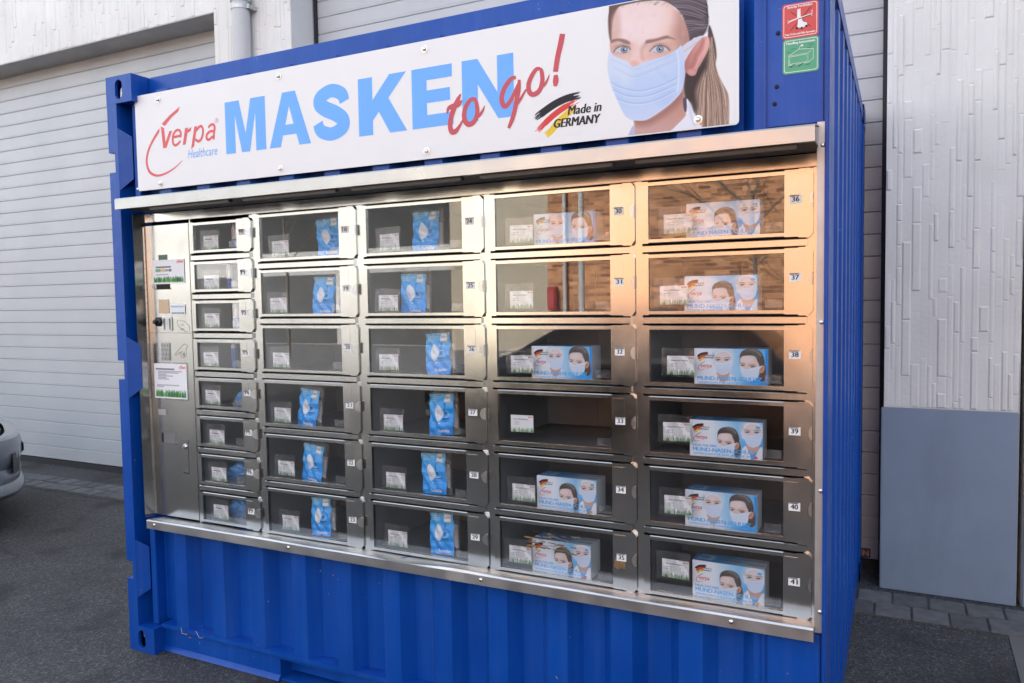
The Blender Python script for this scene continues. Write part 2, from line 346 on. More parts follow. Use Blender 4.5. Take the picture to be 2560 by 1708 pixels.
def put_strip(mb, ab, y, m=0):
    a, b = ab; n = len(a); mb.faces([(q[0], y-.0002*i/n, q[1]) for i, q in enumerate(a)]+[(q[0], y-.0002*i/n, q[1]) for i, q in enumerate(b)], [(i, i+1, n+i+1, n+i) for i in range(n-1)], m)
# rectified drawings: picture coordinates -> metres on the upright plane they lie in
HOM = {'G': (.00048426493, -2.0603834e-05, .026112046, 9.0340363e-05, -.00033947795, 1.6259269, 6.0274871e-05, -7.5783191e-06),
       'ST': (.00021656239, -9.386044e-06, 2.8509006, 4.1050061e-05, -.00015049424, 2.4224275, 2.7350957e-05, -3.4388175e-06),
       'L': (.0003670938, -1.5910235e-05, .15572131, 6.9583748e-05, -.00025510202, 2.5005153, 4.6362467e-05, -5.8291219e-06),
       'TG': (.00049001384, -2.123772e-05, 1.5825097, 9.2883617e-05, -.00034052202, 2.4012739, 6.1886772e-05, -7.7809824e-06),
       'PO': (.00040732359, -1.7653837e-05, 2.3100232, 7.7209428e-05, -.00028305864, 2.5207998, 5.1443327e-05, -6.4679351e-06),
       'Z2': (.00084751995, -3.6732414e-05, 1.3062787, .00016064999, -.00058896133, 2.7033561, .00010703835, -1.345786e-05)}
def rect(k, pts):
    h = HOM[k]; out = []
    for q in pts:
        w = h[6]*q[0]+h[7]*q[1]+1; out.append(((h[0]*q[0]+h[1]*q[1]+h[2])/w, (h[3]*q[0]+h[4]*q[1]+h[5])/w))
    return out

class Canvas:                   # a small painter for printed pictures; U, V are drawing coordinates of every vertex
    def __init__(s, U, V, bg): s.clip = None; s.U, s.V = U, V; s.img = np.ones(U.shape+(3,))*np.array(bg, float)
    def _mix(s, a, col):
        col = col(s.U, s.V) if callable(col) else np.array(col, float)
        if s.clip is not None: a = a*s.clip
        s.img += (col-s.img)*a[..., None]
    def fill(s, pts, col, fe=6, a=1, sm=True):
        P = np.array(spl(pts, 6, True) if sm else pts, float); U, V = s.U, s.V
        msk = (U > P[:, 0].min()-fe) & (U < P[:, 0].max()+fe) & (V > P[:, 1].min()-fe) & (V < P[:, 1].max()+fe)
        if not msk.any(): return
        x, y = U[msk], V[msk]; d2 = np.full(x.shape, 1e18); ins = np.zeros(x.shape, bool)
        for i in range(len(P)):
            ax, ay = P[i-1]; bx, by = P[i]; ex, ey = bx-ax, by-ay; L = ex*ex+ey*ey+1e-12
            t = np.clip(((x-ax)*ex+(y-ay)*ey)/L, 0, 1); d2 = np.minimum(d2, (x-ax-t*ex)**2+(y-ay-t*ey)**2)
            c = (ay > y) != (by > y); ins ^= c & (x < ex*(y-ay)/(ey if abs(ey) > 1e-12 else 1e-12)+ax)
        d = np.sqrt(d2); d[ins] *= -1; al = np.zeros(U.shape); al[msk] = np.clip(.5-d/fe, 0, 1)*a; s._mix(al, col)
    def clip_to(s, pts, fe):
        s.clip = None; keep = s.img; s.img = np.zeros_like(keep); s.fill(pts, (1, 1, 1), fe); s.clip = s.img[..., 0].copy(); s.img = keep
    def line(s, pts, w, col, a=1, fe=5, sm=True):
        P = np.array(spl(pts, 6) if sm else pts, float); w1 = w if np.isscalar(w) else max(w); U, V = s.U, s.V; q = w1+fe
        msk = (U > P[:, 0].min()-q) & (U < P[:, 0].max()+q) & (V > P[:, 1].min()-q) & (V < P[:, 1].max()+q)
        if not msk.any(): return
        x, y = U[msk], V[msk]; best = np.full(x.shape, 1e18); n = len(P)
        for i in range(1, n):
            ax, ay = P[i-1]; bx, by = P[i]; ex, ey = bx-ax, by-ay; L = ex*ex+ey*ey+1e-12
            t = np.clip(((x-ax)*ex+(y-ay)*ey)/L, 0, 1); d = np.hypot(x-ax-t*ex, y-ay-t*ey)
            ww = w1 if np.isscalar(w) else w[0]+(w[1]-w[0])*(i-1+t)/(n-1)
            best = np.minimum(best, d-ww/2)
        al = np.zeros(U.shape); al[msk] = np.clip(.5-best/fe, 0, 1)*a; s._mix(al, col)
    def ell(s, cx, cy, rx, ry, col, fe=.3, a=1):
        d = np.sqrt(((s.U-cx)/rx)**2+((s.V-cy)/ry)**2); s._mix(np.clip((1-d)/fe+.5, 0, 1)*a, col)
def print_mesh(name, cv, P, k=.86, mat='print'):      # P: (h, w, 3) vertex positions
    h, w = cv.U.shape; me = bpy.data.meshes.new(name); i = np.arange(h*w).reshape(h, w)
    f = np.stack([i[:-1, :-1], i[:-1, 1:], i[1:, 1:], i[1:, :-1]], -1).reshape(-1, 4)
    me.from_pydata(P.reshape(-1, 3).tolist(), [], f.tolist())
    c = np.clip(cv.img/255, 0, 1); lin = np.where(c <= .04045, c/12.92, ((c+.055)/1.055)**2.4)*k
    at = me.color_attributes.new('print', 'FLOAT_COLOR', 'POINT')
    at.data.foreach_set('color', np.concatenate([lin, np.ones((h, w, 1))], -1).astype(np.float32).ravel())
    me.materials.append(M[mat]); me.polygons.foreach_set('use_smooth', [True]*len(me.polygons)); me.update(); return me
def grid(x0, x1, z0, z1, w, h, y=0):
    X, Z = np.meshgrid(np.linspace(x0, x1, w), np.linspace(z0, z1, h)); return np.stack([X, np.full_like(X, y), Z], -1)
def lerp(u, stops):
    xs = [a for a, _ in stops]; return np.stack([np.interp(u, xs, [c[i] for _, c in stops]) for i in range(3)], -1)

# ------------------------------------------------------------------ ground
mb = MB(); mb.poly([(-90, -90, 0), (90, -90, 0), (90, 60, 0), (-90, 60, 0)]); tag(mb.build('asphalt_yard', 'asphalt'), kind='structure')
mb = MB(); mb.poly([(-90, -60, .004), (90, -60, .004), (90, -9.6, .004), (-90, -9.6, .004)]); tag(mb.build('street_paving', 'concrete'), kind='structure')
mb = MB(); mb.poly([(3.63, 1.905, .004), (3.60, 0.2, .004), (8, 0.2, .004), (8, 1.905, .004)]); tag(mb.build('pale_ground_slab', 'slab'), kind='structure')
WF, YS = 2.22, 2.50           # hall front and the plane of its doors
strip = tag(MB().box(-9, 9, 1.775, 2.155, -.05, .003).build('paved_strip', 'asphalt', None, (0, 1.9, 0)), kind='structure')
pm = MB().box(-.0795, .0795, -.0795, .0795, -.03, .012).mesh('paver_stone', 'paver', bevel=.005)
for row in range(2):
    x = -6.2+row*.08
    while x < 5.2:
        if not (.05 < x < 2.7):
            o = put('paver_stone', pm, strip, (x+random.uniform(-.002, .002), 1.880+row*.164, random.uniform(-.003, .003))); o.rotation_euler = (random.uniform(-.008, .008), random.uniform(-.008, .008), random.uniform(-.01, .01))
        x += .164

# ------------------------------------------------------------------ industrial hall
HH, SOF = 7.6, 3.875
hall = thing('industrial_hall', (0, WF, 0), 'white industrial hall with ribbed relief walls and pale roller doors behind the container', 'building')
def relief(name, x0, x1, z0, z1):
    mb = MB(); x = x0
    while x < x1-.004:
        w = min(random.choice((.022, .028, .034, .044)), x1-x); z = z0-random.uniform(0, .4)
        while z < z1:
            h = random.uniform(.07, .42); a, b = max(z, z0), min(z+h, z1); d = random.choice((0, 0, .0012, .0025, .004, .006)); e = min(.0075, w*.3)
            if b-a > .012:
                mb.faces([(x, WF-.0016, a), (x+w, WF-.0016, a), (x+w, WF-.0016, b), (x, WF-.0016, b), (x+e, WF-d-.002, a+e), (x+w-e, WF-d-.002, a+e), (x+w-e, WF-d-.002, b-e), (x+e, WF-d-.002, b-e)],
                         [(4, 5, 6, 7), (0, 1, 5, 4), (1, 2, 6, 5), (2, 3, 7, 6), (3, 0, 4, 7)])
            z += h
        x += w
    return tag(mb.build(name, 'relief', hall, (x0, WF, z0), recalc=False), kind='stuff')
def wallbox(x0, x1, z0, z1, mat='relief', name='wall'):
    return MB().box(x0, x1, WF, WF+.24, z0, z1).build(name, mat, hall, (x0, WF, z0))
PLX0, PLX1, PRX0, PRX1 = -1.69, -.907, 3.095, 3.705
wallbox(-9, PLX0, SOF, HH); wallbox(PLX0, PLX1, 0, HH); wallbox(PRX0, PRX1, 0, HH); wallbox(PRX1+.02, 9, 0, HH); wallbox(PLX1, PRX0, 4.3, HH); wallbox(-9, -6.4, 0, SOF)
relief('relief_cladding', -6.6, PLX0-.002, SOF+.004, 5.6); relief('relief_cladding', PLX0, PLX1-.004, .985, 5.6); relief('relief_cladding', PRX0, PRX1, .985, 4.6); relief('relief_cladding', PRX1+.025, 5.6, .985, 4.6)
for a, b in ((PLX0, PLX1), (PRX0-.012, PRX1-.003), (PRX1+.022, 9), (-9, -6.4)):
    MB().box(a, b, WF-.022, WF-.001, .002, .98).build('plinth', 'plinth', hall, (a, WF, 0), bevel=.004)
MB().box(-6.4, PLX0, WF+.004, YS+.1, SOF-.006, SOF-.001).build('soffit', 'soffit', hall, (-6.4, WF, SOF))
MB().box(-6.4, PLX0-.002, WF-.004, WF+.003, SOF-.006, SOF+.003).build('soffit_edge', 'soffit', hall, (-6.4, WF, SOF))
MB().box(PLX1-.24, PLX1+.002, WF+.24, YS+.1, 0, 4.3).build('reveal', 'soffit', hall, (PLX1, WF, 0))
MB().box(PRX0, PRX0+.2, WF+.24, YS+.1, 0, 4.3).build('reveal', 'soffit', hall, (PRX0, WF, 0))
rb = MB(); rb.box(-9, 9, WF+.24, 16, HH-.2, HH); rb.box(-9, -8.8, WF+.24, 16, 0, HH-.2); rb.box(8.8, 9, WF+.24, 16, 0, HH-.2); rb.box(-9, 9, 16, 16.2, 0, HH)
rb.build('roof', 'roof', hall, (0, WF, HH))
def roller_door(x0, x1, z1, pitch, label):
    d = MB().box(x0, x1, YS+.03, YS+.06, 0, z1).box(x0, x1, YS-.012, YS+.03, .0, .055).build('roller_door', 'door_seal', hall, (x0, YS, 0)); d['label'] = label
    g = .0012
    prof = [(-.006, g), (-.0135, g), (-.018, g+.004), (-.018, .015), (-.0165, .017), (-.018, .019), (-.018, pitch-.007), (-.0135, pitch-g), (-.006, pitch-g), (.02, pitch-g), (.02, g)]
    prof = [(a, b) for a, b in prof]
    me = MB().xprof(prof, 0, x1-x0).mesh('slat', 'slat'); z = .06
    while z < z1-.02:
        put('slat', me, d, (x0, YS+.01, z)); z += pitch
    return d
roller_door(-6.4, PLX0, SOF, .1237, 'wide pale roller door on the left'); dr = roller_door(PLX1, PRX0, 4.3, .1237, 'pale roller door right behind the container')
for x in (PLX1+.0, PRX0-.028): MB().box(x+.002, x+.026, YS-.03, YS+.01, 0, 4.3).build('guide_rail', 'door_seal', hall, (x, YS, 0))
mb = MB().box(2.86, 3.03, YS-.014, YS-.0095, .068, .122, 0); put_text(mb, 'NN', 2.955, 3.020, .078, .112, YS-.0146, 1, .02)
mb.build('maker_plate', ['sticker_blue', 'sticker_yellow'], dr, (2.86, YS, .07))
dp = MB().tube([(-1.33, WF-.075, -.0), (-1.33, WF-.075, HH)], .068, 20).tube([(-1.33, WF-.075, 3.86), (-1.33, WF-.075, 3.94)], .076, 20).tube([(-1.33, WF-.075, 1.9), (-1.33, WF-.075, 1.98)], .076, 20).build('downpipe', 'pipe', hall, (-1.33, WF-.075, 0), smooth=True)
for z in (3.80, 2.4, 1.0): MB().tube([(-1.33, WF-.075, z), (-1.33, WF-.075, z+.03)], .073, 20).box(-1.26, -1.235, WF-.09, WF-.0, z, z+.03).build('pipe_clip', 'zinc', dp, (-1.33, WF-.075, z))

# ------------------------------------------------------------------ shipping container
W, D, H = 2.985, 2.438, 2.591
con = thing('shipping_container', (1.49, 1.2, 0), 'blue ten foot shipping container with the mask lockers set in its side', 'container')
def casting(xa, ya, za, sx, sy):        # outer corner (xa, ya), growing in direction sx, sy
    w, d, h, t = .165, .178, .118, .014; mb = MB(); n = 28
    def hole_face(p, u, v, lu, lv, nrm, ru, rv):
        c = p+u*(lu/2)+v*(lv/2); o1, i1 = [], []
        for k in range(n):
            t_ = 2*math.pi*(k+.5)/n; a, b = math.cos(t_), math.sin(t_); s_ = min(lu/2/max(abs(a), 1e-6), lv/2/max(abs(b), 1e-6))
            o1.append(c+u*(a*s_)+v*(b*s_))
            if rv > ru: pt = (a*ru, b*ru+(rv-ru)*(1 if b > 0 else -1))
            else: pt = (a*rv+(ru-rv)*(1 if a > 0 else -1), b*rv)
            i1.append(c+u*pt[0]+v*pt[1])
        # true corners
        for kk in range(n):
            q = o1[kk]-c
        N = len(o1)
        mb.faces(o1+i1+[q-nrm*t for q in i1], [(k, (k+1) % N, N+(k+1) % N, N+k) for k in range(N)]+[(N+k, N+(k+1) % N, 2*N+(k+1) % N, 2*N+k) for k in range(N)])
        for su in (0, 1):
            for sv in (0, 1):
                q = p+u*(lu*su)+v*(lv*sv); near = sorted(range(N), key=lambda k: (o1[k]-q).length)[:2]
                mb.faces([q, o1[near[0]], o1[near[1]]], [(0, 1, 2)])
    X, Y, Z = Vector((sx, 0, 0)), Vector((0, sy, 0)), Vector((0, 0, 1)); P0 = Vector((xa, ya, za))
    hole_face(P0, X, Z, w, h, Vector((0, -sy, 0)), .023, .042)
    hole_face(P0, Y, Z, d, h, Vector((-sx, 0, 0)), .028, .040)
    hole_face(P0+Z*(h if za > 1 else 0), X, Y, w, d, Z if za > 1 else -Z, .032, .050)
    e = t
    x0, x1 = sorted((xa, xa+sx*w)); y0, y1 = sorted((ya, ya+sy*d))
    xi0, xi1 = (x1-e, x1) if sx > 0 else (x0, x0+e)
    mb.box(xi0, xi1, y0+.0005, y1-.0005, za+.0005, za+h-.0005)
    yi0, yi1 = (y1-e, y1) if sy > 0 else (y0, y0+e)
    mb.box(x0+e, x1-e, yi0, yi1, za+.0005, za+h-.0005)
    zb = za if za > 1 else za+h-e
    mb.box(x0+.001, x1-.001, y0+.001, y1-.001, zb, zb+e)
    return mb.build('corner_casting', 'blue', con, (xa, ya, za))
for xa, sx in ((0, 1), (W, -1)):
    for ya, sy in ((0, 1), (D, -1)):
        for za in (0, H-.118): casting(xa, ya, za, sx, sy)
# left front post: slotted flange with gusset plates
mb = MB(); z = .118
for a, b in ((.333, .415), (1.249, 1.335), (2.174, 2.262)):
    mb.box(0, .062, .001, .15, z, a); mb.box(.040, .062, .001, .15, a, b); z = b
mb.box(0, .062, .001, .15, z, H-.118); mb.build('corner_post', 'blue', con, (0, 0, .118))
MB().box(.062, .112, .118, .128, .118, H-.118).build('post_web', 'blue', con, (.062, .12, .118))
for zl0, zl1, zr0, zr1 in ((2.093, 2.367, 2.145, 2.330), (1.165, 1.444, 1.208, 1.403), (.249, .519, .285, .480)):
    mb = MB(); A = [(.062, .002, zl0), (.1055, .040, zr0), (.1055, .040, zr1), (.062, .002, zl1)]
    mb.faces(A+[(x-.004, y+.006, z) for x, y, z in A], [(0, 1, 2, 3), (7, 6, 5, 4), (0, 4, 5, 1), (1, 5, 6, 2), (2, 6, 7, 3), (3, 7, 4, 0)])
    mb.build('gusset', 'blue', con, (.062, 0, zl0))
MB().box(.105, .142, .045, .128, .122, .610).build('frame_strip', 'blue', con, (.105, .045, .12), bevel=.003); MB().box(.105, .142, .045, .128, 2.045, 2.512).build('frame_strip', 'blue', con, (.105, .045, 2.05), bevel=.003)
# right front post: flat plate and corner
MB().box(2.817, W-.012, .030, .15, .118, .598).box(2.817, W-.012, .030, .15, 2.062, H-.118).box(2.9545, W-.012, .030, .15, .599, 2.061).build('corner_post', 'blue', con, (2.9, .03, .118), bevel=.006)
MB().box(W-.012, W, .012, .15, .1185, H-.1185).build('post_edge', 'blue', con, (W, .03, .118), bevel=.004)
for ya in (D-.15,):
    MB().box(0, .15, ya, D-.002, .118, H-.118).build('corner_post', 'blue', con, (0, ya, .118)); MB().box(W-.15, W-.002, ya, D-.002, .118, H-.118).build('corner_post', 'blue', con, (W, ya, .118))
def corr(a0, a1, start, out, inn):       # trapezoid profile (along, depth)
    pts = []; per = .2287; x = start
    while x > a0: x -= per
    while x < a1+per:
        pts += [(x, out), (x+.074, out), (x+.112, inn), (x+.190, inn)]; x += per
    res = []
    for i in range(len(pts)-1):
        (xa, ya), (xb, yb) = pts[i], pts[i+1]
        for t in (a0, a1):
            if xa < t < xb: res.append((t, ya+(yb-ya)*(t-xa)/(xb-xa)))
        if a0 <= xb <= a1: res.append((xb, yb))
    return sorted(res)
def corr_wall(name, fn, prof, z0, z1, th, org):
    mb = MB(); n = len(prof); vs = [fn(a, d, z) for z in (z0, z1) for a, d in prof]+[fn(a, d+th, z) for z in (z0, z1) for a, d in prof]
    fs = []
    for i in range(n-1): fs += [(i, i+1, n+i+1, n+i), (2*n+i+1, 2*n+i, 3*n+i, 3*n+i+1), (i+1, i, 2*n+i, 2*n+i+1), (n+i, n+i+1, 3*n+i+1, 3*n+i)]
    mb.faces(vs, fs); return mb.build(name, 'blue', con, org)
pf = corr(.142, 2.80, .262, .046, .098)
corr_wall('front_wall', lambda a, d, z: (a, d, z), pf, .132, .612, .003, (.142, .046, .132))
corr_wall('front_wall', lambda a, d, z: (a, d, z), pf, 1.995, 2.515, .003, (.142, .046, 1.995))
MB().box(2.797, 2.812, .055, .12, .132, .611).box(2.797, 2.812, .055, .12, 2.0, 2.512).build('wall_joint', 'blue', con, (2.8, .05, .132))
MB().box(2.800, 2.816, .036, .054, .122, .600).box(2.800, 2.816, .036, .054, 2.03, 2.512).build('weld_seam', 'blue', con, (2.8, .04, .132), bevel=.004)
ps = corr(.150, D-.15, .20, .006, .042)
corr_wall('side_wall', lambda a, d, z: (W-d, a, z), ps, .125, 2.50, .003, (W, .15, .125))
corr_wall('side_wall', lambda a, d, z: (d, a, z), ps, .125, 2.50, .003, (0, .15, .125))
corr_wall('rear_wall', lambda a, d, z: (a, D-d, z), corr(.15, W-.15, .2, .006, .042), .125, 2.50, .003, (.15, D, .125))
# rails
MB().box(.165, W-.165, .088, .15, 2.512, 2.592).build('top_rail', 'blue', con, (.165, .088, 2.512), bevel=.006)
MB().box(W-.075, W-.004, .178, D-.178, 2.50, 2.575).build('top_rail', 'blue', con, (W, .178, 2.5), bevel=.006)
MB().box(.004, .075, .178, D-.178, 2.50, 2.575).build('top_rail', 'blue', con, (0, .178, 2.5), bevel=.006)
MB().box(.165, W-.165, D-.075, D-.004, 2.50, 2.575).build('top_rail', 'blue', con, (.165, D, 2.5), bevel=.006)
MB().box(.076, W-.076, .151, D-.08, 2.548, 2.566).build('roof_sheet', 'blue', con, (1.5, 1.2, 2.55))
MB().box(.10, W-.10, .30, D-.10, .13, .155).build('floor', 'rubber', con, (1.5, 1.2, .13))
FP = ((.857, 1.205), (1.785, 2.133))
mb = MB(); xs = [.165, FP[0][0], FP[0][1], FP[1][0], FP[1][1], W-.165]
for i in (0, 2, 4): mb.xprof([(.060, .112), (.060, .024), (.052, .016), (.046, .004), (.075, .004), (.072, .112)], xs[i], xs[i+1])
mb.box(.165, W-.165, .044, .125, .1125, .1315); mb.box(.165, W-.165, .1255, .15, .02, .1315)
for a, b in FP: mb.box(a, b, .060, .072, .094, .112); mb.box(a, b, .060, .14, .003, .012)
mb.build('bottom_rail', 'blue', con, (.165, .06, 0))
for a, b in FP:
    mb = MB(); mb.box(a-.006, a, .073, 2.3, .004, .11); mb.box(b, b+.006, .073, 2.3, .004, .11); mb.box(a, b, .16, 2.3, .100, .106); mb.box(a, b, .5, 2.3, .002, .006); mb.build('fork_pocket', 'blue', con, (a, .07, 0))
MB().box(W-.06, W-.006, .178, D-.178, .016, .124).build('bottom_rail', 'blue', con, (W, .178, 0)); MB().box(.006, .06, .178, D-.178, .016, .124).build('bottom_rail', 'blue', con, (0, .178, 0))
for x, z, y in ((.133, 2.466, .045), (.125, 2.10, .045), (2.837, 2.132, .030), (2.846, 2.33, .030), (2.843, 2.18, .030)):
    MB().lathe([(.006, 0), (.006, -.003), (.004, -.005)], (x, y, z), 10).build('rivet', 'bolt' if x < 2 else 'dark', con, (x, y, z))
# weed straws caught on the bottom ledge
for i in range(2):
    x = .29+.07*i*random.random()+.03*i; MB().tube([(x, .043, .134), (x+.03*random.random(), .036, .112), (x+.02+.06*random.random(), .034, .096+.02*random.random())], .0009, 4).build('straw', 'tan', con, (x, .04, .1))

# ------------------------------------------------------------------ banner sign
SY = .030
sign = thing('banner_sign', (1.44, SY, 2.085), 'white banner reading MASKEN to go with a masked woman on it', 'sign')
def rrect(x0, x1, z0, z1, r, n=5):
    out = []
    for cx, cz, a in ((x1-r, z1-r, 0), (x0+r, z1-r, 90), (x0+r, z0+r, 180), (x1-r, z0+r, 270)):
        out += [(cx+r*math.cos(R(a+90*k/n)), cz+r*math.sin(R(a+90*k/n))) for k in range(n+1)]
    return out
MB().prism(rrect(.146, 2.737, 2.086, 2.499, .012), SY, SY+.004).build('panel', 'white_panel', sign, (.146, SY, 2.086))
for i, (x, z) in enumerate(((.296, 2.466), (.978, 2.470), (1.655, 2.470), (2.655, 2.476), (.289, 2.108), (.972, 2.112), (1.655, 2.114), (2.618, 2.113))):
    MB().lathe([(.013, 0), (.013, -.002), (.0085, -.0025), (.0085, -.006), (.006, -.009), (.002, -.010)], (x, SY-.0002, z), 16).build('bolt', 'bolt', sign, (x, SY, z), smooth=True)
# MASKEN
Z0, Z1 = 2.196, 2.405; hh = Z1-Z0
def LT(loops, x0, x1):
    mb = MB(); put_flat(mb, [[(x0+a*(x1-x0), Z0+b*hh) for a, b in lp] for lp in loops], SY-.0005); mb.build('letter', 'sky_blue', sign, (x0, SY, Z0), recalc=False)
LT([[(0, 0), (0, 1), (.355, 1), (.505, .36), (.645, 1), (1, 1), (1, 0), (.755, 0), (.755, .72), (.60, 0), (.40, 0), (.245, .72), (.245, 0)]], .684, .902)
LT([[(0, 0), (.345, 1), (.655, 1), (1, 0), (.725, 0), (.66, .21), (.335, .21), (.275, 0)], [(.40, .40), (.60, .40), (.50, .735)]], .920, 1.130)
w = 1.148; ww = .168; mb = MB()
put_strip(mb, brush([(w+.88*ww, Z0+.66*hh, .046), (w+.80*ww, Z0+.80*hh, .050), (w+.52*ww, Z0+.885*hh, .050), (w+.22*ww, Z0+.80*hh, .054), (w+.17*ww, Z0+.68*hh, .056), (w+.35*ww, Z0+.57*hh, .058), (w+.62*ww, Z0+.47*hh, .058), (w+.83*ww, Z0+.34*hh, .056), (w+.80*ww, Z0+.20*hh, .054), (w+.50*ww, Z0+.115*hh, .050), (w+.20*ww, Z0+.19*hh, .050), (w+.11*ww, Z0+.335*hh, .048)], 8), SY-.0005); mb.build('letter', 'sky_blue', sign, (w, SY, Z0), recalc=False)
LT([[(0, 0), (0, 1), (.30, 1), (.30, .60), (.66, 1), (1, 1), (.63, .60), (1, 0), (.65, 0), (.43, .385), (.30, .25), (.30, 0)]], 1.360, 1.574)
LT([[(0, 0), (0, 1), (.985, 1), (.985, .79), (.37, .79), (.37, .62), (.93, .62), (.93, .41), (.37, .41), (.37, .21), (1, .21), (1, 0)]], 1.597, 1.767)
LT([[(0, 0), (0, 1), (.31, 1), (.69, .42), (.69, 1), (1, 1), (1, 0), (.70, 0), (.31, .59), (.31, 0)]], 1.804, 2.003)
# to go!
def stroke(mb, k, pts, y, m=0, n=8, wk=None):
    a = rect(k, [(q[0], q[1]) for q in pts]); s0 = np.hypot(*(np.array(rect(k, [(pts[0][0], pts[0][1]+1)])[0])-np.array(a[0])))
    put_strip(mb, brush([(p_[0], p_[1], q[2]*s0) for p_, q in zip(a, pts)], n), y, m)
mb = MB(); Y = SY-.0010
stroke(mb, 'TG', [(575, 240, 16), (545, 300, 52), (500, 400, 62), (470, 500, 62), (460, 590, 60), (478, 650, 62), (520, 645, 56), (565, 585, 34), (602, 515, 18)], Y)
stroke(mb, 'TG', [(428, 455, 14), (445, 395, 44), (510, 368, 60), (560, 345, 52), (590, 308, 12)], Y-.0003)
mb.build('letter', 'red_ink', sign, (1.75, SY, 2.16), recalc=False); mb = MB()
stroke(mb, 'TG', [(745, 305, 40), (690, 300, 46), (635, 370, 54), (612, 460, 58), (625, 540, 58), (668, 570, 60), (725, 535, 54), (755, 440, 54), (748, 350, 48), (735, 312, 36)], Y-.0001)
stroke(mb, 'TG', [(735, 505, 30), (780, 470, 36), (815, 420, 26), (836, 365, 6)], Y-.0004)
mb.build('letter', 'red_ink', sign, (1.75, SY, 2.16), recalc=False); mb = MB()
stroke(mb, 'TG', [(1175, 60, 34), (1120, 80, 50), (1055, 170, 58), (1020, 280, 58), (1035, 355, 58), (1068, 372, 52), (1115, 315, 48), (1165, 215, 42), (1215, 95, 26)], Y-.0001)
stroke(mb, 'TG', [(1212, 85, 34), (1205, 180, 52), (1185, 300, 58), (1160, 430, 54), (1130, 530, 52), (1095, 612, 36)], Y-.0002)
stroke(mb, 'TG', [(1190, 350, 34), (1235, 280, 30), (1285, 190, 20)], Y-.0005)
mb.build('letter', 'red_ink', sign, (1.75, SY, 2.16), recalc=False); mb = MB()
stroke(mb, 'Z2', [(1283, 448, 18), (1255, 455, 28), (1225, 500, 32), (1206, 555, 33), (1212, 602, 33), (1240, 618, 33), (1278, 590, 33), (1296, 530, 32), (1292, 470, 28), (1280, 448, 18)], Y-.0001)
stroke(mb, 'Z2', [(1280, 575, 18), (1308, 555, 20), (1328, 525, 14), (1342, 488, 4)], Y-.0004)
mb.build('letter', 'red_ink', sign, (1.75, SY, 2.16), recalc=False); mb = MB()
stroke(mb, 'Z2', [(1428, 222, 40), (1415, 290, 40), (1395, 380, 38), (1382, 470, 36)], Y)
stroke(mb, 'Z2', [(1383, 490, 28), (1384, 530, 42), (1380, 564, 24)], Y)
mb.build('letter', 'red_ink', sign, (2.15, SY, 2.28), recalc=False)
# brand mark
mb = MB()
put_flat(mb, [rect('L', spl([(783, 188), (755, 275), (640, 380), (515, 537), (458, 500), (600, 345)], 1, True))], SY-.0005)
stroke(mb, 'L', [(418, 590, 14), (390, 650, 54), (300, 800, 50), (228, 960, 50), (193, 1120, 50), (205, 1260, 52), (260, 1370, 52), (375, 1420, 42), (520, 1385, 34), (680, 1290, 26), (828, 1152, 6)], SY-.0005)
put_flat(mb, [rect('L', [(443, 545), (500, 572), (528, 825), (595, 628), (645, 622), (545, 925), (485, 935)])], SY-.0005)
stroke(mb, 'L', [(672, 735, 46), (740, 722, 46), (815, 700, 48)], SY-.0006)
stroke(mb, 'L', [(795, 740, 40), (798, 660, 50), (770, 612, 46), (715, 620, 46), (668, 690, 50), (655, 780, 50), (668, 855, 50), (705, 880, 48), (755, 850, 46), (795, 800, 40)], SY-.0005)
put_flat(mb, [rect('L', [(875, 575), (930, 565), (925, 600), (990, 553), (978, 625), (920, 660), (885, 868), (835, 875)])], SY-.0005)
put_flat(mb, [rect('L', [(1040, 545), (1092, 537), (1050, 800), (1038, 900), (982, 950)])], SY-.0005)
stroke(mb, 'L', [(1075, 620, 40), (1120, 560, 46), (1165, 540, 48), (1195, 600, 50), (1188, 700, 50), (1155, 780, 48), (1105, 808, 48), (1058, 770, 44)], SY-.0007)
stroke(mb, 'L', [(1290, 565, 46), (1330, 520, 48), (1380, 512, 48), (1402, 560, 52), (1392, 660, 50), (1385, 775, 50)], SY-.0005)
stroke(mb, 'L', [(1385, 625, 46), (1310, 640, 48), (1262, 700, 50), (1265, 765, 50), (1310, 775, 46), (1370, 715, 44)], SY-.0007)
stroke(mb, 'L', [(1470, 435, 5), (1455, 400, 5), (1430, 400, 5), (1408, 430, 5), (1412, 470, 5), (1440, 480, 5), (1465, 460, 5), (1470, 435, 5)], SY-.0005)
stroke(mb, 'L', [(1428, 462, 5), (1432, 420, 5), (1448, 418, 5), (1446, 438, 5), (1434, 440, 5), (1450, 462, 5)], SY-.0006, n=2)
put_text(mb, 'Healthcare', .463, .634, 2.200, 2.236, SY-.0005, 1, .0, .22)
mb.build('brand_mark', ['logo_red', 'sky_blue'], sign, (.3, SY, 2.2), recalc=False)
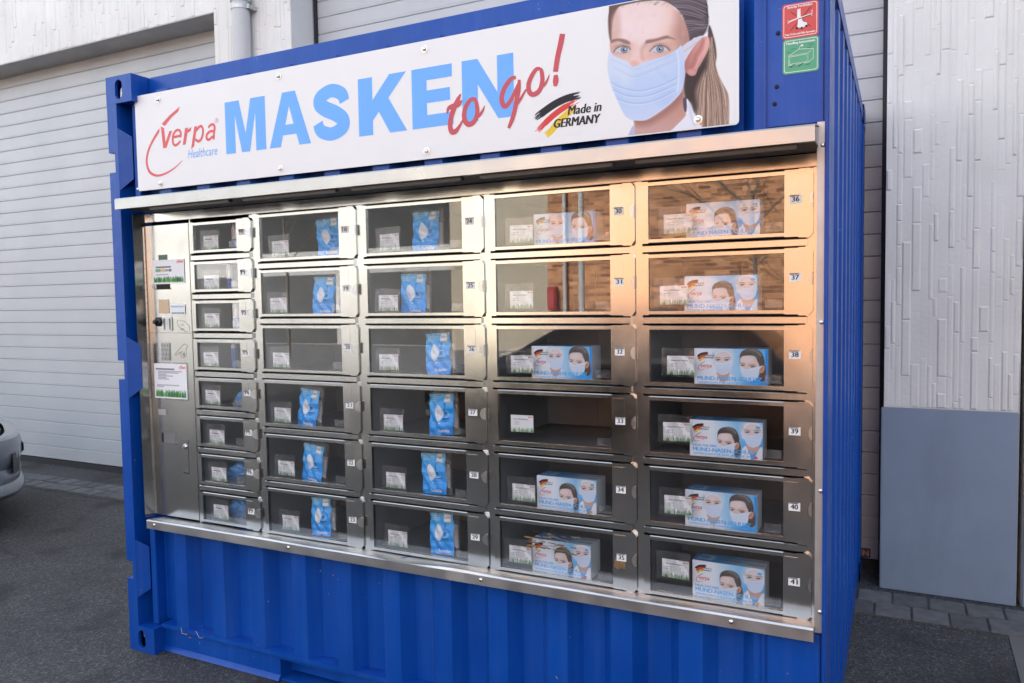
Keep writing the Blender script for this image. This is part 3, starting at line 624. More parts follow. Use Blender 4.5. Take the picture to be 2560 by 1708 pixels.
# flag swipe
FLAGC = {'k': (30, 30, 40), 'r': (224, 70, 66), 'y': (240, 205, 70)}
hw, hv = 150, 110
Xg = grid(2.068, 2.246, 2.112, 2.252, hw, hv, SY-.0004)
def inv_rect(k, Xp, Zp):
    h = HOM[k]; Hm = np.linalg.inv(np.array([[h[0], h[1], h[2]], [h[3], h[4], h[5]], [h[6], h[7], 1]]))
    q = np.tensordot(np.stack([Xp, Zp, np.ones_like(Xp)], -1), Hm.T, 1); return q[..., 0]/q[..., 2], q[..., 1]/q[..., 2]
U, V = inv_rect('TG', Xg[..., 0], Xg[..., 2]); PW = (233, 238, 247)
cv = Canvas(U, V, (240, 240, 240)); cv.img[:] = 244
def swipe(cv, pts, w, col, n=26, tail=.5):
    P = np.array(spl(pts, 8)); d = np.gradient(P, axis=0); d /= np.linalg.norm(d, axis=1)[:, None]; nr = np.stack([-d[:, 1], d[:, 0]], 1)
    for k in range(n):
        o = (k/(n-1)-.5)*w; a = int(random.uniform(0, tail*.35)*len(P)); b = len(P)-int(random.uniform(0, tail*.22)*len(P))
        cv.line([tuple(q) for q in (P+nr*o)[a:b:3]], w/n*2.4, col, 1, 5)
swipe(cv, [(1500, 690), (1560, 640), (1640, 540), (1740, 450), (1820, 385)], 62, FLAGC['y'])
swipe(cv, [(1400, 660), (1490, 560), (1600, 460), (1720, 375), (1840, 310)], 56, FLAGC['r'], 22, 1.1)
swipe(cv, [(1385, 510), (1470, 440), (1600, 350), (1740, 285), (1890, 250)], 72, FLAGC['k'], 30, .8)
fl = put('flag_swipe', print_mesh('flag_swipe', cv, Xg-np.array([2.068, SY, 2.112]), .87), sign, (2.068, SY, 2.112))
mb = MB(); put_text(mb, 'Made in', 2.197, 2.311, 2.176, 2.205, SY-.0009, 0, .03, .2); put_text(mb, 'GERMANY', 2.148, 2.308, 2.140, 2.168, SY-.0009, 0, .04, .2)
mb.build('black_lettering', 'black_ink', sign, (2.15, SY, 2.14), recalc=False)
# portrait of a woman with a surgical mask (printed picture)
PX0, PX1, PZ0, PZ1 = 2.318, 2.728, 2.0895, 2.4965
Pg = grid(PX0, PX1, PZ0, PZ1, 250, 250, SY-.0004); U, V = inv_rect('PO', Pg[..., 0], Pg[..., 2]); cv = Canvas(U, V, (244, 244, 244)); rnd = random.Random(3)
cv.fill([(1255, 290), (1320, 460), (1345, 640), (1330, 780), (1370, 900), (1440, 1010), (1480, 1100), (1492, 1250), (1486, 1420), (1480, 1600), (1160, 1600), (1100, 1330), (1050, 1200), (985, 1120), (960, 960), (985, 830), (1130, 780), (1230, 560)],
        lambda U, V: lerp(V, [(280, (70, 54, 54)), (700, (118, 90, 84)), (950, (150, 122, 112)), (1250, (186, 160, 148)), (1500, (172, 148, 142))]), 14)
for i in range(260):
    t = rnd.random(); x0 = 1235+60*t; x2 = 1110+380*t; col = rnd.choice([(224, 200, 176), (104, 76, 66), (170, 136, 114), (236, 220, 204), (84, 62, 56)])
    cv.line([(x0, 420+rnd.random()*200), (1190+150*t+rnd.uniform(-14, 14), 800), (1130+320*t+rnd.uniform(-18, 18), 1080), (x2+rnd.uniform(-15, 15), 1520)], rnd.uniform(2, 7), col, .5, 6)
cv.fill([(975, 860), (1120, 790), (1210, 650), (1240, 560), (1235, 760), (1160, 900), (1105, 1050), (1120, 1240), (1080, 1300), (1050, 1200), (975, 1130)], (52, 42, 44), 60, .92)
cv.fill([(104, 320), (100, 180), (140, -60), (350, -190), (750, -230), (1080, -170), (1222, 0), (1248, 150), (1258, 270), (1215, 390), (1130, 432), (1080, 440), (1025, 500), (1000, 400), (960, 200), (870, 90), (700, 10), (450, 30), (200, 90), (140, 200), (128, 460), (116, 440)],
        lambda U, V: lerp(U, [(100, (96, 78, 76)), (500, (120, 98, 94)), (900, (98, 84, 90)), (1250, (70, 60, 68))]), 10)
for i in range(150):
    t = rnd.random(); a0 = rnd.uniform(0, 1)
    p0 = (760+260*a0, 0+430*a0*a0); p2 = (1190+60*rnd.random(), 20+340*a0+rnd.uniform(-30, 30))
    cv.line([p0, ((p0[0]+p2[0])/2, (p0[1]+p2[1])/2-50*(1-a0)), p2], rnd.uniform(3, 8), rnd.choice([(158, 148, 160), (58, 48, 54), (128, 116, 126), (176, 166, 178), (48, 40, 44)]), .42, 8)
skin = lambda U, V: lerp(U, [(100, (226, 184, 168)), (250, (244, 212, 198)), (600, (245, 214, 202)), (880, (228, 184, 166)), (1040, (188, 142, 128))])
FACE = [(118, 560), (122, 470), (124, 300), (140, 180), (210, 95), (330, 60), (500, 25), (740, 25), (860, 95), (950, 200), (1005, 330), (1030, 480), (985, 640), (985, 830), (962, 1050), (972, 1280), (985, 1335), (840, 1490), (600, 1600), (400, 1560), (388, 1380), (200, 1000)]
cv.fill(FACE, skin, 16); cv.clip_to(FACE, 30)
cv.ell(430, 250, 330, 260, (246, 226, 226), .9, .95); cv.ell(560, 150, 300, 140, (244, 220, 216), .9, .6); kc = cv.clip; cv.clip = None; cv.fill([(96, 330), (100, 180), (150, 60), (260, 10), (200, 105), (158, 200), (138, 320), (132, 480), (112, 450)], (112, 86, 80), 20, .95); cv.clip = kc
for i in range(60):
    a0 = rnd.random(); cv.line([(150+620*a0, 95-70*math.sin(a0*2.6)+rnd.uniform(-8, 30)), (190+700*a0, 30-60*math.sin(a0*2.6)), (260+780*a0, -60)], rnd.uniform(3, 7), rnd.choice([(150, 120, 112), (112, 90, 88), (180, 150, 140)]), .4, 9)
cv.fill([(900, 150), (960, 230), (1030, 400), (1030, 500), (960, 540), (880, 520), (850, 380), (880, 260)], (172, 128, 124), 150, .65)
cv.ell(170, 300, 70, 240, (206, 160, 146), .9, .5); cv.ell(250, 560, 150, 80, (206, 158, 146), .9, .65); cv.ell(690, 550, 170, 90, (206, 158, 146), .9, .65)
for k in range(140):
    a, b = rnd.uniform(130, 980), rnd.uniform(60, 760); cv.ell(a, b, rnd.uniform(14, 46), rnd.uniform(14, 46), rnd.choice([(248, 224, 216), (214, 166, 152), (232, 190, 180)]), .9, .045)
cv.line([(520, 520), (480, 590), (495, 680)], 34, (196, 144, 136), .6, 50); cv.line([(360, 520), (350, 640), (330, 700)], 20, (220, 176, 168), .5, 40)
cv.ell(405, 640, 50, 140, (240, 208, 204), .9, .7); cv.ell(400, 740, 60, 40, (232, 166, 154), .9, .6); cv.ell(230, 660, 110, 50, (230, 186, 176), .9, .6); cv.ell(620, 660, 140, 50, (226, 176, 166), .9, .6)
cv.fill([(126, 482), (150, 456), (220, 446), (300, 460), (346, 490), (342, 512), (280, 500), (205, 476), (130, 498)], (142, 110, 104), 20, .9)
cv.fill([(524, 492), (540, 464), (640, 448), (762, 412), (812, 428), (872, 458), (786, 446), (700, 464), (600, 492), (530, 506)], (142, 110, 104), 20, .9)
for ex, ey, s, L in ((276, 578, 1, [(160, 602), (188, 562), (262, 530), (322, 545), (348, 575)]), (690, 570, 1.06, [(572, 595), (618, 548), (690, 522), (762, 546), (806, 586)])):
    cv.fill([(ex-112*s, ey+14), (ex-70*s, ey-24), (ex, ey-42*s), (ex+62*s, ey-24), (ex+80*s, ey+6), (ex+30*s, ey+38), (ex-50*s, ey+36)], (206, 208, 216), 12)
    cv.ell(ex+3, ey-2, 40*s, 38*s, (84, 98, 120), .2); cv.ell(ex+3, ey-2, 33*s, 32*s, (138, 154, 172), .35); cv.ell(ex+3, ey-2, 15, 15, (26, 30, 38), .3); cv.ell(ex+14, ey-10, 8, 8, (240, 244, 250), .4)
    cv.line(L, 10, (84, 64, 64), .9, 9); cv.line([(a, b-24) for a, b in L[1:]], 6, (168, 118, 110), .7, 10); cv.line([(ex-80*s, ey+26), (ex-20, ey+42), (ex+60*s, ey+22)], 5, (176, 122, 112), .7, 8)
    for k in range(9):
        a, b = L[1][0]+(L[-1][0]-L[1][0])*k/8, np.interp(L[1][0]+(L[-1][0]-L[1][0])*k/8, [q[0] for q in L], [q[1] for q in L]); cv.line([(a, b), (a+(k-4)*3, b-22)], 3, (70, 54, 56), .6, 4, False)
cv.fill([(388, 1382), (560, 1390), (800, 1230), (960, 1040), (972, 1280), (985, 1335), (840, 1490), (600, 1600), (400, 1570)], lambda U, V: lerp(V, [(1050, (196, 150, 138)), (1300, (202, 152, 140)), (1500, (206, 166, 160))]), 20)
cv.line([(400, 1400), (540, 1400), (700, 1310), (850, 1200), (950, 1090)], 80, (150, 102, 94), .75, 90)
cv.clip = None
cv.fill([(962, 1130), (1004, 1145), (1004, 1250), (982, 1300), (960, 1220)], (86, 74, 90), 14)
MASKC = lambda U, V: lerp((U-420)*.35+(V-980)*.9, [(-420, (216, 226, 246)), (-150, (200, 218, 246)), (60, (192, 213, 247)), (250, (198, 216, 248)), (420, (206, 221, 248))])
MP = [(110, 588), (160, 640), (250, 682), (330, 718), (372, 770), (420, 760), (560, 700), (760, 640), (880, 575), (940, 524), (946, 600), (975, 700), (981, 830), (966, 960), (946, 1040), (915, 1092), (800, 1205), (640, 1322), (520, 1385), (400, 1390), (330, 1370), (270, 1310), (210, 1180), (140, 1020), (95, 850), (88, 720), (98, 625)]
cv.fill(MP, MASKC, 9); cv.clip_to(MP, 9); cv.ell(250, 850, 130, 160, (222, 231, 248), .9, .5); cv.ell(760, 1120, 120, 120, (184, 205, 246), .9, .7); cv.ell(560, 800, 220, 70, (206, 222, 248), .9, .6); cv.ell(180, 1100, 80, 190, (184, 208, 244), .9, .55)
for pts in ([(128, 950), (240, 1008), (420, 1046), (560, 1030), (740, 970), (902, 890)], [(150, 1035), (300, 1100), (480, 1112), (650, 1072), (880, 970)], [(182, 1130), (330, 1182), (500, 1188), (700, 1130), (850, 1050)]):
    cv.line(pts, 12, (158, 188, 232), .8, 14); cv.line([(a, b+17) for a, b in pts], 10, (226, 234, 250), .7, 12)
cv.line([(140, 690), (300, 760), (380, 800), (520, 770), (880, 610)], 5, (168, 186, 220), .6, 6); cv.line([(150, 770), (300, 850), (385, 884), (520, 850), (890, 690)], 5, (160, 180, 218), .7, 6); cv.line([(385, 866), (520, 832), (890, 672)], 4, (160, 180, 218), .7, 5)
for k in range(3): cv.line([(740, 700-k*22), (890, 640-k*20)], 3, (160, 178, 214), .6, 4)
for k in range(36): cv.ell(650+(k % 9)*24, 800+(k % 9)*18+(k//9)*-22+40, 4, 4, (150, 172, 214), .5, .8)
cv.line([(884, 590), (905, 720), (906, 900), (892, 1050)], 26, (222, 232, 250), .8, 16); cv.line([(880, 590), (890, 720), (890, 900), (878, 1050)], 4, (170, 190, 226), .6, 6)
cv.line([(110, 590), (88, 720), (95, 850), (140, 1020), (210, 1180), (270, 1310), (330, 1370), (400, 1388), (520, 1384), (640, 1320), (800, 1203), (914, 1090)], 12, (228, 234, 248), .8, 10)
cv.clip = None
cv.fill([(945, 548), (1110, 432), (1192, 415), (1150, 462), (1060, 562), (990, 672), (974, 694)], (216, 216, 232), 9); cv.line([(960, 600), (1040, 545), (1112, 488)], 8, (176, 168, 190), .7, 10); cv.line([(1190, 420), (1225, 362), (1252, 290), (1252, 215)], 10, (214, 216, 232), .9, 8)
cv.fill([(1150, 462), (1188, 428), (1238, 424), (1262, 475), (1250, 562), (1215, 642), (1170, 722), (1130, 792), (1102, 862), (1050, 876), (1000, 842), (978, 800), (985, 700), (1060, 570), (1130, 480)], lambda U, V: lerp(U, [(980, (176, 118, 110)), (1080, (204, 144, 136)), (1180, (220, 162, 154)), (1255, (234, 178, 170))]), 10)
cv.line([(1190, 470), (1158, 560), (1108, 640), (1085, 720), (1040, 790)], 34, (172, 104, 98), .7, 44); cv.line([(1225, 470), (1208, 580), (1140, 690), (1100, 790)], 12, (238, 192, 186), .7, 22); cv.ell(1050, 830, 40, 36, (226, 168, 160), .8, .7)
cv.fill([(1000, 1142), (1032, 1182), (1092, 1322), (1170, 1460), (1180, 1600), (840, 1600), (850, 1484), (986, 1342), (1002, 1250)], (236, 240, 250), 10); cv.line([(1030, 1200), (1050, 1330), (1090, 1440)], 26, (206, 210, 234), .7, 30)
cv.fill([(330, 1580), (352, 1500), (386, 1448), (402, 1500), (398, 1600)], (192, 190, 226), 14)
put('portrait_print', print_mesh('portrait_print', cv, Pg-np.array([PX0, SY, PZ0]), .87), sign, (PX0, SY, PZ0))

# ------------------------------------------------------------------ stickers on the right post
def sticker(name, x0, z0, bgc, label, txt, draw):
    mb = MB().prism(rrect(x0, x0+.097, z0, z0+.097, .008), .0288, .0298, 0)
    o_ = rrect(x0+.004, x0+.093, z0+.004, z0+.093, .007); i_ = rrect(x0+.0055, x0+.0915, z0+.0055, z0+.0915, .006)
    n = len(o_); mb.faces([(a, .0284, b) for a, b in o_]+[(a, .0284, b) for a, b in i_], [(k, (k+1) % n, n+(k+1) % n, n+k) for k in range(n)], 1)
    M[name+'_bg'] = plain(name+'_bg', bgc, .35, 0, .06, 30)
    for b, xa, xb, za, zb in txt: put_text(mb, b, x0+xa, x0+xb, z0+za, z0+zb, .0284, 1, .03)
    draw(mb, x0, z0)
    return tag(mb.build(name, [name+'_bg', 'white_ink', 'black_ink'], None, (x0, .029, z0), recalc=False), label, 'sticker')
def ln(mb, x0, z0, pts, w, m): put_strip(mb, brush([(x0+a, z0+b, w) for a, b in pts], 1), .0282-.0002*random.random(), m)
def draw_red(mb, x, z):
    ln(mb, x, z, [(.022, .022), (.077, .080)], .0016, 2); ln(mb, x, z, [(.022, .076), (.077, .026)], .0016, 2)
    put_flat(mb, [[(x+.040, z+.052), (x+.041, z+.078), (x+.049, z+.080), (x+.050, z+.054)]], .0280, 1); ln(mb, x, z, [(.0455, .056), (.0450, .076)], .002, 2)
    put_flat(mb, [[(x+.016, z+.045), (x+.044, z+.053), (x+.047, z+.057), (x+.020, z+.050)]], .0279, 1); ln(mb, x, z, [(.016, .043), (.016, .053)], .0012, 1)
    ln(mb, x, z, [(.050, .055), (.078, .060)], .003, 1); ln(mb, x, z, [(.052, .0535), (.078, .0585)], .0015, 2); ln(mb, x, z, [(.079, .054), (.080, .071)], .0014, 1)
    put_flat(mb, [[(x+.041, z+.028), (x+.043, z+.050), (x+.052, z+.052), (x+.056, z+.043), (x+.066, z+.038), (x+.068, z+.031), (x+.055, z+.026)]], .0278, 1)
    for a, b in ((.040, .027), (.053, .025), (.065, .029)): put_flat(mb, [[(x+a+.0035*math.cos(t*.7), z+b+.0035*math.sin(t*.7)) for t in range(9)]], .0276, 2)
def draw_green(mb, x, z):
    for pts in ([(.016, .024), (.068, .026), (.068, .052), (.016, .050), (.016, .024)], [(.068, .026), (.082, .036), (.082, .062), (.068, .052)], [(.016, .050), (.044, .066), (.082, .062)], [(.044, .066), (.048, .077)], [(.019, .027), (.065, .029), (.065, .049), (.019, .047), (.019, .027)]): ln(mb, x, z, pts, .0011, 1)
    for a, b in ((.018, .018), (.040, .018)): put_flat(mb, [[(x+a, z+b), (x+a+.013, z+b+.008), (x+a+.016, z+b+.008), (x+a+.005, z+b)]], .0279, 2)
    for a, b in ((.010, .060), (.022, .068), (.064, .066), (.070, .074), (.062, .020)): ln(mb, x, z, [(a, b), (a+.012, b+.0015)], .0012, 2)
    put_flat(mb, [[(x+.052+.003*math.cos(t*.8), z+.075+.003*math.sin(t*.8)) for t in range(8)]], .0279, 1)
sticker('red_sticker', 2.857, 2.3085, (.62, .055, .05), 'red square sticker headed Strictly Forbidden on the blue post', (('Strictly Forbidden', .014, .080, .0825, .0905), ('Top, Front and Side Spreader', .008, .089, .008, .0150)), draw_red)
sticker('green_sticker', 2.859, 2.2105, (.06, .36, .19), 'green square sticker headed Handling Instructions below the red one', (('Handling Instructions', .010, .086, .080, .0885),), draw_green)

# ------------------------------------------------------------------ locker machine
FY = .092
ma = thing('vending_locker', (1.52, FY, .6), 'stainless steel vending locker with 32 numbered glass doors set in the container', 'vending machine')
COLS = [(.391, .751, .414, .670, .684), (.780, 1.290, .798, 1.209, 1.222), (1.321, 1.848, 1.340, 1.762, 1.776), (1.873, 2.401, 1.895, 2.318, 2.332), (2.425, 2.938, 2.446, 2.858, 2.873)]
LATCHW = [.034, .028, .022, .014, .009]
TOP, BOT = 1.949, .614
MB().box(.104, 2.953, FY-.004, FY+.02, TOP+.006, 1.992).build('head_rail', 'steel', ma, (.104, FY, TOP), bevel=.002)
MB().box(.104, 2.953, .60, .61, .60, 1.99).box(.104, 2.953, FY+.021, .60, 1.985, 1.991).build('carcass', 'inner', ma, (.104, .6, .6))
MB().faces and None
mb = MB(); mb.zprof([(.090, .036), (.0925, .036), (.1055, FY), (.103, FY)], .612, 1.993); mb.build('side_jamb', 'steel', ma, (.09, .04, .61))
MB().box(2.952, 2.9825, .0245, .0285, .602, 2.067).box(2.952, 2.9545, .0286, FY, .602, 2.0).build('edge_strip', 'zinc', ma, (2.953, .03, .6), bevel=.001)
for z in (.665, 1.02, 1.505, 2.002): MB().lathe([(.0065, 0), (.0065, -.002), (.004, -.004), (.0015, -.0045)], (2.9675, .0245, z), 12).build('rivet', 'bolt', ma, (2.967, .024, z), smooth=True)
# canopy with lip, soffit, lamp strips
HX0, HX1, HY = .146, 2.957, -.09
mb = MB(); mb.xprof([(HY, 1.995), (HY, 2.036), (HY+.004, 2.041), (HY+.010, 2.042), (.044, 2.062), (.044, 2.058), (HY+.010, 2.038), (HY+.004, 2.034), (HY+.004, 2.000), (HY+.018, 1.999), (HY+.018, 1.995)], HX0, HX1)
MB().xprof([(HY+.019, 1.999), (.086, 1.9945), (.086, 1.9975), (HY+.019, 2.002)], HX0+.0045, HX1-.0045).build('canopy_soffit', 'hood_under_shade', ma, (HX0, HY, 1.995))
for a in (HX0+.001, HX1-.004): mb.xprof([(HY+.004, 1.999), (HY+.004, 2.033), (.043, 2.055), (.043, 1.999)], a, a+.003)
mb.build('canopy', 'canopy_steel', ma, (HX0, HY, 1.995))
for k in range(5):
    x = .33+k*.53; MB().box(x, x+.46, HY+.022, HY+.046, 1.984, 1.9975).build('lamp_strip', 'lampcase', ma, (x, HY, 1.984), bevel=.003)
# sill with dented surface
nx = 120; top = []; mb = MB()
prof = [(.0915, .612), (.060, .6145), (.030, .6185), (.008, .6235), (.0015, .6225), (-.002, .617), (-.002, .583), (.004, .580)]
vs = []; fs = []
for i in range(nx+1):
    x = .150+(2.952-.150)*i/nx
    for j, (y, z) in enumerate(prof):
        k = math.sin(x*4.1+1)*math.sin(x*9.7)*.0014+math.exp(-((x-1.62)/.22)**2)*.0045*math.sin((x-1.3)*9); vs.append((x, y-(k*.6 if j in (3, 4, 5) else 0), z-(k if j in (1, 2, 3, 4) else 0)))
n = len(prof)
for i in range(nx):
    for j in range(n-1): fs.append((i*n+j, (i+1)*n+j, (i+1)*n+j+1, i*n+j+1))
mb.faces(vs, fs); mb.build('sill', 'sill_steel', ma, (.15, 0, .6))
MB().box(2.9521, 2.954, -.002, .09, .581, .612).build('sill_end', 'steel', ma, (2.953, 0, .58))
for x in (.20, .98, 1.86, 2.72): MB().lathe([(.007, 0), (.007, -.002), (.0045, -.0045), (.0015, -.005)], (x, -.002, .603), 12).build('rivet', 'bolt', ma, (x, -.002, .603), smooth=True)
# stiles between the columns
ST = [(.384, .390), (.7525, .779), (1.2915, 1.320), (1.8495, 1.872), (2.4025, 2.424), (2.9395, 2.953)]
for a, b in ST: MB().box(a, b, FY-.002, FY+.03, .612, TOP+.004).box(a-(.024 if a > .5 else 0), a-.0002, FY+.0045, FY+.03, .613, TOP+.003).build('stile', 'steel', ma, (a, FY, .612))
def door_mesh(ci, h):
    x0, x1, wx0, wx1, nx0 = COLS[ci]; w = x1-x0; a, b = wx0-x0, wx1-x0; wb, wt = .0125, h-.0135; y0, y1 = -.010, .004; c = .0027
    px = x1-x0-(.040 if ci else .044)
    mb = MB()
    mb.prism([(0, 0), (a, 0), (a, h), (0, h)], y0, y1)                                    # hinge side
    mb.xprof([(y0, wt), (y0, h-c), (y0+c*.8, h), (y1, h), (y1, wt)], a, b)                # top, with a rolled edge
    mb.xprof([(y0, c), (y0, wb), (y1, wb), (y1, 0), (y0+c*.8, 0)], a, b)
    mb.prism([(b, 0), (px, 0), (px, h), (b, h)], y0, y1)
    k = .011; mb.prism([(px, -.003), (w-k, -.003), (w, k), (w, h-k), (w-k, h+.002), (px, h+.002)], y0-.0012, y1)   # latch plate
    mb.prism([(b+.004, h*.60), (px+.002, h*.60), (px+.002, h-.012), (b+.004, h-.012)], y0-.0022, y0-.0005)
    return mb.mesh('door', 'steel')
def pane_mesh(ci, h):
    x0, x1, wx0, wx1, nx0 = COLS[ci]; return MB().box(wx0-x0+.0003, wx1-x0-.0003, -.004, -.001, .0128, h-.0138).mesh('pane', 'pane')
def comp_mesh(ci, h):
    x0, x1, wx0, wx1, nx0 = COLS[ci]; a, b = .008, x1-x0-.030; d = .46; t = .003; mb = MB()
    mb.box(a, b, .012, d, .001, .004); mb.box(a, b, .012, d, h-.006, h-.003); mb.box(a-t, a, .006, d, .001, h-.003); mb.box(b, b+t, .006, d, .001, h-.003); mb.box(a, b, d, d+t, .001, h-.003)
    mb.box(a+.16*(ci > 0)+.05, a+.163*(ci > 0)+.053, d-.006, d-.0002, .005, h-.008)
    return mb.mesh('compartment', 'inner')
def latch_mesh(wd):
    mb = MB(); n = 12; pts = [(0, -.021), (0, .021)]+[(-wd*math.sin(math.pi*k/n)*1.0, .021*math.cos(math.pi*k/n)) for k in range(1, n)]
    mb.prism([(a, b) for a, b in pts], -.018, -.0115); return mb.mesh('latch', 'steel_dull', bevel=.0015)
DOORS = {}
num = 10
cells = [(0, 8, .1691, .1345, 1.938)]+[(c, 6, .2278, .1950, TOP) for c in range(1, 5)]
# price cards
def grass(cv, z0, z1, x0, x1, n, rnd):
    for k in range(n):
        x = rnd.uniform(x0, x1); hgt = (z1-z0)*rnd.uniform(.45, 1); dx = rnd.uniform(-.02, .02)
        cv.line([(x, z0), (x+dx*.4, z0+hgt*.6), (x+dx, z0+hgt)], (.018, .004), rnd.choice([(60, 130, 60), (40, 110, 60), (110, 165, 90), (30, 90, 50), (140, 185, 110)]), .85, .008)
def card_mesh(kind):
    w, h = .088, .060; rnd = random.Random(kind); U, V = np.meshgrid(np.linspace(0, 1.467, 74), np.linspace(0, 1, 50)); cv = Canvas(U, V, (246, 247, 250))
    grass(cv, -.02, .30, .02, 1.45, 120, rnd)
    cv.line([(1.17, .84), (1.16, .92), (1.24, .97)], .02, (220, 80, 80), .8, .02); cv.line([(1.2, .89), (1.42, .90)], .05, (228, 110, 105), .8, .03)
    for k, (z, l) in enumerate(((.60, .42), (.48, .38))): cv.line([(.22, z-.02), (.22+l*.8, z-.02)], .03, (150, 150, 160), .75, .03)
    P = grid(0, w, 0, h, 74, 50, 0); me = print_mesh('price_card', cv, P, .86)
    if kind == 0: return me
    return me
CARD = [card_mesh(k) for k in range(3)]
HEAD = {}
for k, t in enumerate(('', 'FFP 2 Masken', 'Verpa MNS-Masken')):
    mb = MB()
    if t: put_text(mb, t, .012, .012+.0034*len(t), .0425, .0475, 0, 0, .03, 0, 0, 1)
    else: mb.box(.012, .052, -.0001, .0001, .043, .046)
    HEAD[k] = mb.mesh('card_heading', 'black_ink', recalc=False)
CX = {10: .461, 11: .456, 12: .451, 13: .437, 14: .438, 15: .455, 16: .459, 17: .463, 18: .853, 19: .833, 20: .837, 21: .836, 22: .847, 23: .862, 24: 1.394, 25: 1.381, 26: 1.377, 27: 1.391, 28: 1.396, 29: 1.398,
      30: 1.946, 31: 1.943, 32: 1.943, 33: 1.939, 34: 1.941, 35: 1.924, 36: 2.493, 37: 2.479, 38: 2.501, 39: 2.488, 40: 2.491, 41: 2.481}
CZ = {10: 1.818, 11: 1.647, 12: 1.483, 13: 1.313, 14: 1.148, 15: .974, 16: .808, 17: .642, 18: 1.776, 19: 1.544, 20: 1.319, 21: 1.090, 22: .868, 23: .639, 24: 1.777, 25: 1.548, 26: 1.321, 27: 1.090, 28: .866, 29: .640,
      30: 1.780, 31: 1.552, 32: 1.327, 33: 1.117, 34: .872, 35: .648, 36: 1.783, 37: 1.559, 38: 1.336, 39: 1.122, 40: .885, 41: .676}
rnd = random.Random(5)
def sleeve_mesh():
    mb = MB(); n = 8; r = random.Random(2)
    vs = [(-.018+.112*i/n, .0012*math.sin(i*1.7+j)+.0008*r.random(), -.007+.092*j/n) for j in range(n+1) for i in range(n+1)]
    mb.faces(vs, [(j*(n+1)+i, j*(n+1)+i+1, (j+1)*(n+1)+i+1, (j+1)*(n+1)+i) for j in range(n) for i in range(n)]); return mb.mesh('card_sleeve', 'clear', smooth=True)
SLV = sleeve_mesh()
TAB = MB().box(0, .048, 0, .0015, 0, .026).box(0, .0015, .0016, .010, 0, .026).box(.0465, .048, .0016, .010, 0, .026).box(.0016, .0464, .0016, .010, 0, .0012).mesh('finger_tab', 'clear')
for ci, rows, pitch, dh, top in cells:
    dm, pm_, cm, lm = door_mesh(ci, dh), pane_mesh(ci, dh), comp_mesh(ci, dh), latch_mesh(LATCHW[ci]); x0, x1, wx0, wx1, nx0 = COLS[ci]
    divm = MB().xprof([(FY-.006, 0), (FY-.006, .0185), (FY-.0035, .0215), (FY+.02, .0215), (FY+.02, 0)], 0, x1-x0-.016).mesh('divider', 'steel')
    for r_ in range(rows):
        zt = top-pitch*r_; zb = zt-dh
        d = put('door', dm, ma, (x0, FY, zb)); d['label'] = 'steel framed glass door numbered %d' % num
        put('pane', pm_, d, (x0, FY, zb)); put('compartment', cm, ma, (x0, FY, zb))
        zc = (zb+zt)/2; lx = x1-.004+(.010 if ci < 2 else .004); put('latch', lm, d, (lx, FY, zc+.008))
        nw = .036 if ci < 3 else .033; nz = zc+.0115
        mb = MB().box(nx0, nx0+nw, FY-.0122, FY-.0102, nz-.0125, nz+.0125, 0); s_ = str(num)
        put_text(mb, s_, nx0+nw*.20, nx0+nw*.80, nz-.0072, nz+.0072, FY-.0126, 1, .03)
        mb.build('number_plate', ['paper', 'black_ink'], d, (nx0, FY, nz), recalc=False)
        kd = 0 if ci == 0 else (1 if ci < 3 else 2)
        cx, cz = CX[num], CZ[num]; tilt = rnd.uniform(-.02, .02)
        cd = put('price_card', CARD[kd], d, (cx, FY+.0035, cz)); cd.rotation_euler = (0, tilt, 0)
        hd = put('card_heading', HEAD[kd], d, (cx, FY+.0031, cz)); hd.rotation_euler = (0, tilt, 0)
        if num not in (33,): sv = put('card_sleeve', SLV, d, (cx, FY+.0026, cz)); sv.rotation_euler = (0, tilt+rnd.uniform(-.03, .03), 0)
        tb = put('finger_tab', TAB, d, (wx1-.056, FY+.001, zb+.020)); 
        if r_ < rows-1: put('divider', divm, ma, (x0, 0, zb-(pitch-dh)+.0062 if ci else zb-(pitch-dh)+.0065))
        DOORS[num] = (ci, zb, zt, d); num += 1
# torn tape on door 35
ci, zb, zt, d35 = DOORS[35]
put_flat(mb := MB(), [[(2.318+a, zb+b) for a, b in ((.004, .075), (.012, .120), (.034, .118), (.044, .130), (.062, .122), (.066, .088), (.060, .068), (.030, .072), (.016, .066))]], FY-.0128+.0022); mb.build('tape_rest', 'tape', d35, (2.32, FY, zb), recalc=False)
mb = MB(); r = random.Random(9)
for k in range(46):
    x = 1.985+.20*r.random(); z = zb+.09+.06*r.random()*(1-abs(x-2.08)*3)+(.02 if r.random() > .6 else 0); l = r.uniform(.006, .04); hgt = r.uniform(.001, .004)
    mb.poly([(x, FY-.0045-.0001*k/46, z), (x+l, FY-.0045-.0001*k/46, z-.004*r.random()), (x+l*.9, FY-.0045-.0001*k/46, z+hgt), (x+.002, FY-.0045-.0001*k/46, z+hgt)])
mb.build('glue_smear', 'tape', d35, (2, FY, zb), recalc=False)
